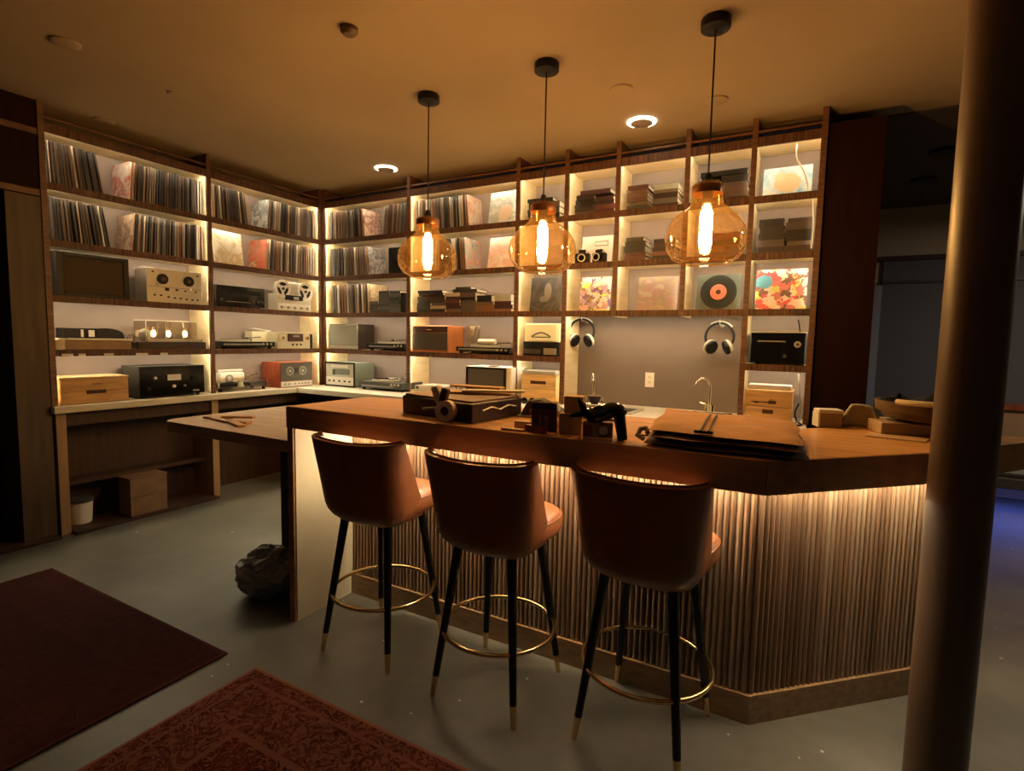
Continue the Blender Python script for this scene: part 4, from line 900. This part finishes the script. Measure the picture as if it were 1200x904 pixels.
# bin bag beside the gable
mb = MB(); bm = bmesh.new(); bmesh.ops.create_icosphere(bm, subdivisions=5, radius=1)
for v in bm.verts:
    n = v.co.normalized(); k = 1.08 + .16 * noise.noise(n * 2.0) - .26 * abs(noise.noise(n * 3.2)) - .08 * abs(noise.noise(n * 7 + Vector((3, 1, 2))))
    v.co = Vector((n.x * .175 * k, n.y * .165 * k, max(.002, .13 + n.z * .145 * k)))
mb.add([v.co.copy() for v in bm.verts], [tuple(v.index for v in f.verts) for f in bm.faces], 0, True); bm.free()
bag = tag(mb.build('bin_bag', bag_m), 'crumpled grey bin bag on the floor beside the bar gable', 'bag'); bag.location = (-2.68, 1.98, 0)

# ------------------------------------------------------------------ bar stools
def make_stool():
    r = thing('bar_stool', '', 'bar stool', (0, 0, 0), 0, 'bar stools along the fluted front')
    # seat cushion: rounded square, facing +Y (towards the bar)
    def sq(a, rx, ry, e=3.4):
        c, s = math.cos(a), math.sin(a)
        return (rx * math.copysign(abs(c) ** (2 / e), c), ry * math.copysign(abs(s) ** (2 / e), s))
    prof = [(.0, .672), (.80, .672), (.94, .682), (1.0, .705), (1.0, .742), (.965, .765), (.90, .776), (.6, .783), (0, .785)]
    n = 40; vs = []
    for k, z in prof:
        for i in range(n):
            x, y = sq(2 * PI * i / n, .232 * k, .215 * k); vs.append((x * (.88 + .12 * min(1, max(0, (y + .2) / .25))), y + .025, z))
    fs = [(i * n + j, i * n + (j + 1) % n, (i + 1) * n + (j + 1) % n, (i + 1) * n + j) for i in range(len(prof) - 1) for j in range(n)]
    s = MB().add(vs, fs, 0, True).build('seat', leather, r)
    MB().tube([(sq(2 * PI * i / n, .229, .212)[0] * (.88 + .12 * min(1, max(0, (sq(2 * PI * i / n, .229, .212)[1] + .2) / .25))), sq(2 * PI * i / n, .229, .212)[1] + .025, .754) for i in range(n)], .004, 6, closed=True).build('piping', piping_m, s)
    # back shell: wraps the rear, wings fall towards the seat front
    def shell(u, v):
        w = .190 + .042 * v; rr = .08; fwd = .17 * (1 - v) ** 1.1 + .002
        t = (u - .5) * 2; sg = 1 if t >= 0 else -1; t = abs(t)
        flat = w - rr; arc = rr * PI / 2; tot = flat + arc + fwd; q = t * tot
        y0 = -.205 - .055 * v
        if q < flat: x = q; y = y0 + .012 * (q / flat) ** 2
        elif q < flat + arc:
            a = (q - flat) / rr; x = flat + rr * math.sin(a); y = y0 + .012 + rr * (1 - math.cos(a))
        else: x = w; y = y0 + .012 + rr + (q - flat - arc)
        z = .662 + .372 * v + .014 * v * (x / w) ** 2
        if v < .18:
            k = (1 - v / .18) ** 2; x *= 1 - .12 * k; y += .04 * k * (1 if y < -.1 else 0)
        return (sg * x, y, z)
    b = MB().grid(shell, 44, 16).build('backrest', leather, r)
    so = b.modifiers.new('solid', 'SOLIDIFY'); so.thickness = .022; so.offset = 1
    bv = b.modifiers.new('bevel', 'BEVEL'); bv.width = .010; bv.segments = 3; bv.limit_method = 'ANGLE'; bv.angle_limit = .9
    top = [Vector(shell(u / 44, 1)) for u in range(45)]
    MB().tube([p + Vector((0, .0, .002)) for p in top], .0035, 8).build('piping', piping_m, b)
    MB().tube([Vector(shell(.5, v / 12)) + Vector((0, -.0305, 0)) for v in range(1, 12)], .0018, 6).build('seam', piping_m, b)
    MB().bb(-.15, .15, -.14, .17, .645, .673).build('seat_pan', black_m, r)
    for sx in (-1, 1):
        for sy in (-1, 1):
            a = Vector((sx * .125, sy * .125, .66)); c = Vector((sx * .195, sy * .212, 0)); k = a.lerp(c, .865)
            lg = MB().cyl(a, k, .021, .0145, 16).build('leg', leg_m, r)
            part_label(MB().cyl(k, c, .0145, .010, 16).build('ferrule', brass, lg), 'brass leg tip')
    MB().tube([(.243 * math.cos(2 * PI * i / 56), .243 * math.sin(2 * PI * i / 56), .275) for i in range(56)], .0095, 10, closed=True).build('foot_ring', brass, r)
    return r
st = make_stool()
for i, (x, y, rz, lab) in enumerate([(-1.775, 1.945, .05, 'cognac leather bar stool nearest the cream end gable'), (-1.115, 1.94, 0, 'cognac leather bar stool in the middle of the three'),
                                     (-.49, 2.0, -.07, 'cognac leather bar stool nearest the round column')]):
    if i == 0: st.location = (x, y, 0); st.rotation_euler = (0, 0, rz); st['label'] = lab
    else: clone(st, (x, y, 0), rz, lab)

# ------------------------------------------------------------------ pendants
def pendant(x, y, label):
    r = thing('pendant_lamp', label, 'pendant lamp', (x, y, CZ), 0, 'amber globe pendants over the bar')
    MB().lathe([(0, 0), (.066, 0), (.07, -.006), (.07, -.045), (.064, -.05), (0, -.05)], (0, 0, 0), 32).build('ceiling_canopy', black_m, r)
    MB().cyl((0, 0, -.05), (0, 0, -.77), .0045, n=8).build('cord', mat('brown_cord', (.03, .012, .010), .6), r)
    so = MB().lathe([(0, -.73), (.012, -.73), (.022, -.76), (.026, -.80), (.026, -.875), (.020, -.88), (0, -.88)], (0, 0, 0), 20).build('socket', black_m, r)
    prof = [(.062, -.775), (.070, -.79), (.073, -.86), (.082, -.885), (.115, -.91), (.16, -.95), (.19, -1.0), (.198, -1.05), (.188, -1.10), (.158, -1.145), (.120, -1.165)]
    gl = MB().lathe(prof, (0, 0, 0), 48).build('glass_globe', amber, r)
    MB().tube([(.120 * math.cos(2 * PI * i / 48), .120 * math.sin(2 * PI * i / 48), -1.165) for i in range(48)], .004, 8, closed=True).build('rim', amber, gl)
    b = MB().lathe([(.012, -.875), (.018, -.895), (.030, -.92), (.031, -1.07), (.022, -1.092), (0, -1.10)], (0, 0, 0), 20).build('bulb', bulb_m, r)
    MB().lathe([(.074, -.79), (.0755, -.80), (.0755, -.82), (.074, -.83)], (0, 0, 0), 32).build('collar', mat('copper_collar', (.5, .22, .1), .3, metal=.9), r)
    return r
pendant(-2.265, 2.90, 'amber globe pendant nearest the long record wall')
pendant(-1.410, 2.88, 'amber globe pendant in the middle of the three over the bar')
pendant(-.498, 2.87, 'amber globe pendant nearest the round column')

# ------------------------------------------------------------------ ceiling fittings
def downlight(x, y, label):
    r = thing('downlight', label, 'downlight', (x, y, CZ), 0, 'lit ring downlights')
    MB().lathe([(.102, 0), (.102, -.006), (.082, -.012), (.078, 0)], (0, 0, 0), 36).build('trim_ring', ring_m, r)
    MB().lathe([(.078, -.002), (.078, -.016), (.07, -.018), (0, -.018)], (0, 0, 0), 36).build('lens', mat('grey_lens', (.30, .25, .22), .3), r)
    return r
downlight(-3.57, 3.94, 'lit ring downlight above the corner records'); downlight(-1.155, 3.92, 'lit ring downlight above the red book cell')
for (x, y, lab) in [(-3.66, 1.50, 'flat round ceiling plate furthest from the pendants'), (-1.13, 3.37, 'flat round ceiling plate between the second and third pendants'), (-.63, 3.79, 'flat round ceiling plate behind the third pendant cord'), (-4.72, 2.15, 'flat round ceiling plate above the long record wall')]:
    tag(MB().lathe([(.07, 0), (.07, -.008), (.062, -.012), (0, -.012)], (x, y, CZ), 28).build('ceiling_plate', plaster), lab, 'ceiling plate', 'flat ceiling plates')
tag(MB().lathe([(.045, 0), (.045, -.02), (.03, -.035), (0, -.036)], (-2.16, 2.11, CZ), 20).build('sprinkler_head', mat('sprinkler', (.10, .055, .035), .5)), 'small dark sprinkler plate on the open ceiling', 'sprinkler')
tag(MB().lathe([(.03, 0), (.03, -.01), (0, -.012)], (-3.76, 2.12, CZ), 20).build('ceiling_sensor', plaster), 'tiny pale sensor on the ceiling before the record wall', 'sensor')
for i, (x, y) in enumerate([(.815, 6.32), (.825, 5.49)]):
    tag(MB().lathe([(.10, 0), (.10, -.02), (0, -.02)], (x, y, CZ - .01), 24).build('hall_downlight', black_m), ['unlit black downlight deep in the dark hall ceiling', 'unlit black downlight near the mouth of the dark hall'][i], 'downlight')

# ------------------------------------------------------------------ things on the bar
# box of tools with a tape dispenser
r = thing('tool_case', 'open black and brown case on the bar behind the middle stool', 'case', (-1.49, 2.08, BT + .001), 0)
pc = [(-1.735, 2.235), (-1.468 - .05, 1.90), (-1.20, 1.91), (-1.245, 2.30)]
pc = [(-1.70, 1.99), (-1.24, 1.895), (-1.20, 2.27), (-1.66, 2.36)]
MB().prism(pc, BT + .001, BT + .085).build('body', mat('case_brown', (.035, .016, .012), .4), r, world=True, bevel=.006)
MB().prism([(-1.69, 2.0), (-1.25, 1.91), (-1.21, 2.26), (-1.65, 2.35)], BT + .085, BT + .095).build('lid', mat('case_lid', (.18, .09, .045), .5), r, world=True, bevel=.003)
fr = MB().tube([(-1.233 + .0, 1.97 + .05 * 0, BT + .05), (-1.222, 2.03, BT + .062), (-1.216, 2.09, BT + .045), (-1.208, 2.15, BT + .06), (-1.20, 2.21, BT + .05)], .004, 6).build('script_trim', silver, r, world=True)
for i, (x, y, rz, l, m) in enumerate([(-1.40, 2.18, .35, .34, tan_card), (-1.33, 2.22, .55, .30, paper_m), (-1.45, 2.26, .1, .28, tan_card)]):
    o = MB().bb(-l / 2, l / 2, -.03, .03, 0, .01).build('paper_strip', m, bevel=.002); o.location = (x, y, BT + .0965 + .0105 * i); o.rotation_euler = (0, 0, rz)
    tag(o, ['tan paper strip lowest on the open case', 'white paper strip in the middle on the open case', 'tan paper strip uppermost on the open case'][i], 'paper', 'paper strips on the open case')
r = thing('tape_dispenser', 'cream tape dispenser with a roll standing before the black case', 'tape dispenser', (-1.375, 1.885, BT + .001), .12)
tapec = mat('tape_cream', (.66, .54, .40), .5)
MB().lathe([(.020, -.016), (.046, -.016), (.046, .016), (.020, .016), (.020, -.016)], (.008, 0, .047), 32, axis='Y').build('tape_roll', tapec, r)
MB().lathe([(0, -.014), (.020, -.014), (.020, .014), (0, .014)], (.008, 0, .047), 20, axis='Y').build('hub', darkslot, r)
MB().box((.0, 0, .115), (.036, .034, .065), 0, Matrix.Rotation(.25, 3, 'Y')).build('handle', mat('handle_brown', (.06, .02, .014), .4), r, bevel=.01)
MB().box((-.038, .01, .115), (.034, .04, .075), 0, Matrix.Rotation(-.35, 3, 'Y')).build('blade_guard', tapec, r, bevel=.006)
MB().box((-.062, -.012, .055), (.085, .006, .010), 0, Matrix.Rotation(-.12, 3, 'Y')).build('blade', silver, r)
r = thing('dark_pouch', 'small dark wedge-shaped pouch on a white card beside the case', 'pouch', (-1.08, 2.28, BT + .001), .15)
MB().bb(-.12, .10, -.06, .07, 0, .008).build('card', paper_m, r)
mb = MB(); vs = [(-.11, -.05, .009), (.10, -.05, .009), (.10, .06, .009), (-.11, .06, .009), (-.08, -.03, .075), (-.02, -.03, .085), (-.02, .05, .085), (-.08, .05, .075), (.09, -.03, .035), (.09, .05, .035)]
mb.add(vs, [(0, 3, 2, 1), (0, 1, 8, 5, 4), (3, 7, 6, 9, 2), (4, 5, 6, 7), (5, 8, 9, 6), (0, 4, 7, 3), (1, 2, 9, 8)]); mb.build('body', mat('pouch_dark', (.03, .026, .02), .6), r, bevel=.008)
for i, (x, y, rz, m, lab) in enumerate([(-.995, 1.90, .2, pine_m, 'pale wood block lying before the clear sign'), (-.955, 1.875, -.3, redwood, 'dark red wood block lying before the clear sign'), (-1.02, 1.86, .0, tan_card, 'flat tan offcut at the bar edge before the clear sign')]):
    o = MB().bb(-.05, .05, -.016, .016, 0, [.03, .026, .008][i]).build('wood_block', m, bevel=.004); o.location = (x + [0, .03, 0][i], y + [.03, .0, 0][i], BT + .001); o.rotation_euler = (0, 0, rz); tag(o, lab, 'block', 'wood blocks on the bar')
r = thing('clear_sign', 'clear acrylic sign holder with a dark red card on the bar edge', 'sign holder', (-.892, 1.872, BT + .001), .12)
MB().bb(-.055, .055, -.004, -.001, 0, .125).bb(-.055, .055, .012, .015, 0, .125).bb(-.055, .055, -.004, .06, 0, .004).build('acrylic', clear, r)
cd = MB().bb(-.05, .05, 0, .008, .006, .12).build('card', mat('wine_card', (.20, .03, .025), .5), r); MB().bb(-.05, .05, -.0008, 0, .095, .112).build('card_band', black_m, cd)
MB().bb(-.02, -.008, -.0008, 0, .03, .07).bb(.0, .02, -.0008, 0, .03, .07).build('card_mark', mat('card_rose', (.5, .2, .16), .5), cd)
r = thing('card_box', 'tan cardboard box with a clear panel beside the acrylic sign', 'box', (-.80, 1.905, BT + .001), .25)
MB().bb(-.04, .05, 0, .08, 0, .08).build('lower_box', mat('kraft', (.42, .26, .11), .6), r, bevel=.003); MB().bb(-.025, .05, .02, .09, .08, .145).build('upper_box', tan_card, r, bevel=.003); MB().bb(-.05, -.045, -.01, .07, 0, .12).build('clear_panel', clear, r)
o = tag(MB().lathe([(0, 0), (.05, 0), (.055, .01), (.05, .035), (.02, .042), (0, .043)], (-.93, 2.02, BT + .001), 24).build('tan_lid', mat('brass_tan', (.45, .30, .14), .4)), 'round tan lid behind the clear sign', 'lid')
r = thing('novelty_machine', 'small black novelty figure with a pointed snout over a card box', 'ornament', (-.655, 1.885, BT + .001), .35)
MB().bb(-.09, .075, -.045, .05, 0, .006).build('base', clear, r)
MB().bb(-.075, .035, -.02, .045, .006, .062).build('card_box', tan_card, r, bevel=.003)
dsc = MB().cyl((.0, -.02, .036), (.0, -.028, .036), .026, n=28).build('disc', mat('disc_tan', (.30, .15, .07), .5), r); MB().cyl((0, -.028, .036), (0, -.03, .036), .016, n=20).build('disc_face', cream_m, dsc)
MB().bb(-.07, -.04, -.022, -.02, .012, .055).build('picture', redwood, r)
MB().tube([(-.08, -.02, .08), (-.03, -.015, .068), (.03, -.015, .075), (.06, -.01, .06)], .005, 6).build('white_trim', white_m, r)
bm = bmesh.new(); bmesh.ops.create_icosphere(bm, subdivisions=3, radius=1)
bvs = [Vector((v.co.x * .085, v.co.y * .045, .100 + v.co.z * .034 + .012 * math.sin(v.co.x * 3))) for v in bm.verts]; bfs = [tuple(v.index for v in f.verts) for f in bm.faces]; bm.free()
MB().add(bvs, bfs, 0, True).build('body', black_gl, r)
MB().cyl((-.06, 0, .10), (-.125, -.01, .082), .024, .004, 14).build('snout', black_gl, r)
for y in (-.03, .03): MB().cyl((.055, y, .095), (.07, y, .006), .022, .018, 14).build('leg', black_gl, r)
for y in (-.02, .02): MB().cyl((-.075, y, .115), (-.095, y, .15), .014, .004, 10).build('ear', black_gl, r)
MB().lathe([(0, 0), (.014, 0), (.026, .03), (.023, .03), (0, .008)], (-.035, .0, .13), 18).build('cup', white_m, r)
for y in (-.008, .012): MB().cyl((-.05, y - .028, .12), (-.02, y - .03, .075), .004, n=8).build('stripe', brass, r)
tag(MB().cyl((-.06, 0, .004), (.06, 0, .004), .003, n=8).build('pencil', black_m, location=(-.52, 2.05, BT), rotation_euler=(0, 0, .35)), 'thin dark pencil on the bar beside the novelty figure', 'pencil')

# folded canvas apron laid on the bar corner, its edge hanging a little over
r = thing('folded_apron', 'folded tan canvas apron with dark straps on the bar corner', 'apron', (-.28, 2.15, BT + .001))
def cloth_slab(corn, z0, th, name, m, nu=26, nv=14, amp=.005, ph=0.0):
    a, b, c, d = [Vector((*p, 0)) for p in corn]
    def P_(u, v, top):
        p = (a * (1 - u) + b * u) * (1 - v) + (d * (1 - u) + c * u) * v
        e = min(u, 1 - u, v, 1 - v); rnd = min(1, e / .05); wv = amp * (math.sin(7 * u + 3 * v + ph) + .6 * math.sin(13 * v - 5 * u + 2 * ph))
        p += Vector((.006 * math.sin(11 * v + ph), .008 * math.sin(9 * u + ph), 0))
        z = z0 + (th * (.45 + .55 * rnd ** .5) + wv * rnd if top else th * (.35 - .35 * rnd ** .5))
        return (p.x, p.y, z)
    mb = MB().grid(lambda u, v: P_(u, v, True), nu, nv)
    mb.grid(lambda u, v: P_(1 - u, v, False), nu, nv)
    loop = [(i / nu, 0) for i in range(nu)] + [(1, j / nv) for j in range(nv)] + [(1 - i / nu, 1) for i in range(nu)] + [(0, 1 - j / nv) for j in range(nv)]
    n = len(loop); vs = [P_(u, v, False) for u, v in loop] + [P_(u, v, True) for u, v in loop]
    mb.add(vs, [(i, (i + 1) % n, n + (i + 1) % n, n + i) for i in range(n)], 0, True)
    return mb.build(name, m, r, world=True)
cloth_slab([(-.50, 1.845), (.01, 1.85), (-.02, 2.40), (-.56, 2.50)], BT + .003, .022, 'lower_fold', canvas_dk, ph=1.0, amp=.002)
cloth_slab([(-.475, 1.85), (.0, 1.845), (-.03, 2.39), (-.555, 2.52)], BT + .028, .018, 'middle_fold', canvas_dk, ph=2.2, amp=.003)
cloth_slab([(-.49, 1.875), (-.005, 1.85), (-.035, 2.40), (-.57, 2.53)], BT + .048, .016, 'top_fold', canvas_m, ph=.4, amp=.005)
for k in (0, 1):
    MB().tube([(-.31 + .025 * k, 1.87, BT + .069), (-.32 + .025 * k, 1.98, BT + .071), (-.335 + .025 * k, 2.15, BT + .072), (-.345 + .025 * k, 2.30, BT + .071)], .004, 6).build('strap', mat('strap_dark', (.05, .022, .014), .6), r, world=True)
MB().bb(-.33, -.27, 1.866, 1.876, BT + .060, BT + .070).build('buckle', mat('strap_dark', ()), r, world=True)
MB().tube([(-.50, 1.87, BT + .02), (-.525, 1.88, BT + .03), (-.52, 1.90, BT + .05), (-.50, 1.90, BT + .055), (-.49, 1.885, BT + .04)], .009, 8).build('ruffle', mat('ruffle_cream', (.5, .36, .2), .7), r, world=True)

# worktop end: small white boxes, and a bowl on a box with loose sheets on the bar
r = thing('white_box', 'small white-topped kraft box at the end of the shelving', 'box', (.095, 2.755, BT + .001), .3)
MB().bb(-.045, .045, 0, .07, 0, .062).build('body', mat('kraft_grey', (.30, .24, .15), .6), r, bevel=.004); MB().bb(-.052, .048, -.003, .075, .062, .078).build('lid', white_m, r, bevel=.004); MB().bb(-.054, -.046, -.003, .075, 0, .062).build('side_flap', white_m, r)
r = thing('flat_carton', 'low pale carton under the wide wooden bowl', 'carton', (.42, 2.76, BT + .001), .25)
MB().bb(-.17, .2, -.06, .16, 0, .05).build('body', mat('pale_carton', (.42, .31, .2), .7), r, bevel=.004); MB().bb(.03, .2, -.062, -.06, .02, .028).build('slot', darkslot, r)
r = thing('wooden_bowl', 'wide shallow brown bowl with a pale rim patch on the carton', 'bowl', (.44, 2.79, BT + .053), .2)
MB().lathe([(0, 0), (.09, 0), (.15, .015), (.185, .045), (.19, .085), (.176, .085), (.165, .05), (.12, .025), (0, .02)], (0, 0, 0), 40).build('bowl', mat('olive_glaze', (.13, .085, .04), .25, var=.3, vscale=5), r)
rp = [(.183 * math.cos(a), .183 * math.sin(a), .087) for a in [math.radians(215 + 5 * k) for k in range(9)]]
MB().tube(rp, .012, 8).build('rim_patch', cream_m, r)
mb = MB().grid(lambda u, v: ((u - .5) * .22, (v - .5) * .20, .012 + .03 * abs(math.sin(5 * u + 2)) * math.sin(v * PI)), 14, 10)
o = tag(mb.build('dark_cloth', black_m), 'black cloth heaped in the wide brown bowl', 'cloth'); o.location = (.45, 2.80, BT + .053 + .075)
o = tag(MB().prism([(-.09, -.06), (.10, -.09), (.13, .02), (-.06, .06)], 0, .003).build('loose_sheet', mat('tan_sheet', (.55, .36, .2), .7)), 'loose tan sheet on the bar before the carton', 'paper'); o.location = (.30, 2.63, BT + .001)
mb = MB().grid(lambda u, v: ((u - .5) * .16 * (1 - .5 * v), .03 * math.sin(4 * u) * (1 - v), .002 + .10 * v), 12, 6)
o = tag(mb.build('draped_cloth', mat('sage_cloth', (.28, .26, .17), .8)), 'pale green cloth bunched beside the small white box', 'cloth'); o.location = (.21, 2.80, BT + .001)
o.modifiers.new('solid', 'SOLIDIFY').thickness = .02

# ------------------------------------------------------------------ floor level
def rug(name, label, x0, x1, y0, y1, m, z=.010):
    o = tag(MB().bb(-(x1 - x0) / 2, (x1 - x0) / 2, -(y1 - y0) / 2, (y1 - y0) / 2, 0, z).build(name, m, bevel=.003), label, 'rug'); o.location = ((x0 + x1) / 2, (y0 + y1) / 2, .001); return o
rug('burgundy_rug', 'plain faded burgundy rug on the concrete', -4.10, -2.31, -.9, 1.475, rug_mat('rug_burgundy', (.042, .010, .009), (.05, .014, .012), (.034, .008, .008), (.045, .011, .010), .895, 1.1875, 5))
rug('oriental_rug', 'rust red oriental rug with a dark floral border', -2.10, -.35, -1.1, 1.47, rug_mat('rug_oriental', (.13, .018, .012), (.21, .085, .05), (.034, .010, .008), (.13, .036, .024), .875, 1.285, 11))
r = thing('paint_bucket', 'pale paint bucket with a dark lid under the worktop', 'bucket', (-4.88, 1.95, .023))
MB().lathe([(0, 0), (.072, 0), (.082, .17), (0, .17)], (0, 0, 0), 28).build('body', white_m, r); MB().lathe([(.086, .165), (.086, .19), (.07, .195), (0, .192)], (0, 0, 0), 28).build('lid', darkgrey, r)
MB().tube([(.084 * math.cos(a), -.06 - .03 * math.sin(a), .165 + .05 * math.sin(a)) for a in [PI * k / 12 for k in range(13)]], .003, 6).build('handle', darkgrey, r)
r = thing('storage_crate', 'brown two-board storage crate on the floor under the worktop', 'crate', (-4.68, 2.35, .023), PI / 2)
for k in range(2): MB().bb(-.14, .14, 0, .18, k * .15, k * .15 + .147).build('board', mat('crate_brown', (.20, .11, .055), .6, var=.2), r, bevel=.003)
MB().bb(-.145, .145, -.004, .185, .299, .31).build('lid', mat('crate_brown', ()), r, bevel=.002)
# bench with a cushion and a blue light under it at the hall end
r = thing('hall_bench', 'dark hall bench with blue light glowing beneath it', 'bench', (2.1, 6.62, 0))
MB().bb(-.85, .9, -.25, .35, .24, .34).build('seat_board', mat('bench_dark', (.05, .035, .025), .6), r, bevel=.01); MB().bb(-.80, .85, -.2, .3, .34, .42).build('cushion', mat('bench_grey', (.20, .18, .16), .8), r, bevel=.04)
for x in (-.75, .8): MB().bb(x - .03, x + .03, -.2, .3, 0, .24).build('leg', darkgrey, r)
MB().bb(-.7, .75, -.05, .0, .228, .239).build('led_tape', blue_led, r)
r = thing('hall_sideboard', 'tan-fronted sideboard against the far hall wall', 'sideboard', (2.4, 7.2, 0)); MB().bb(-.9, 1.2, -.1, .25, 0, .9).build('body', mat('sideboard_tan', (.36, .2, .1), .5), r, bevel=.01); MB().bb(-.93, 1.23, -.13, .27, .9, .94).build('top', redwood, r)
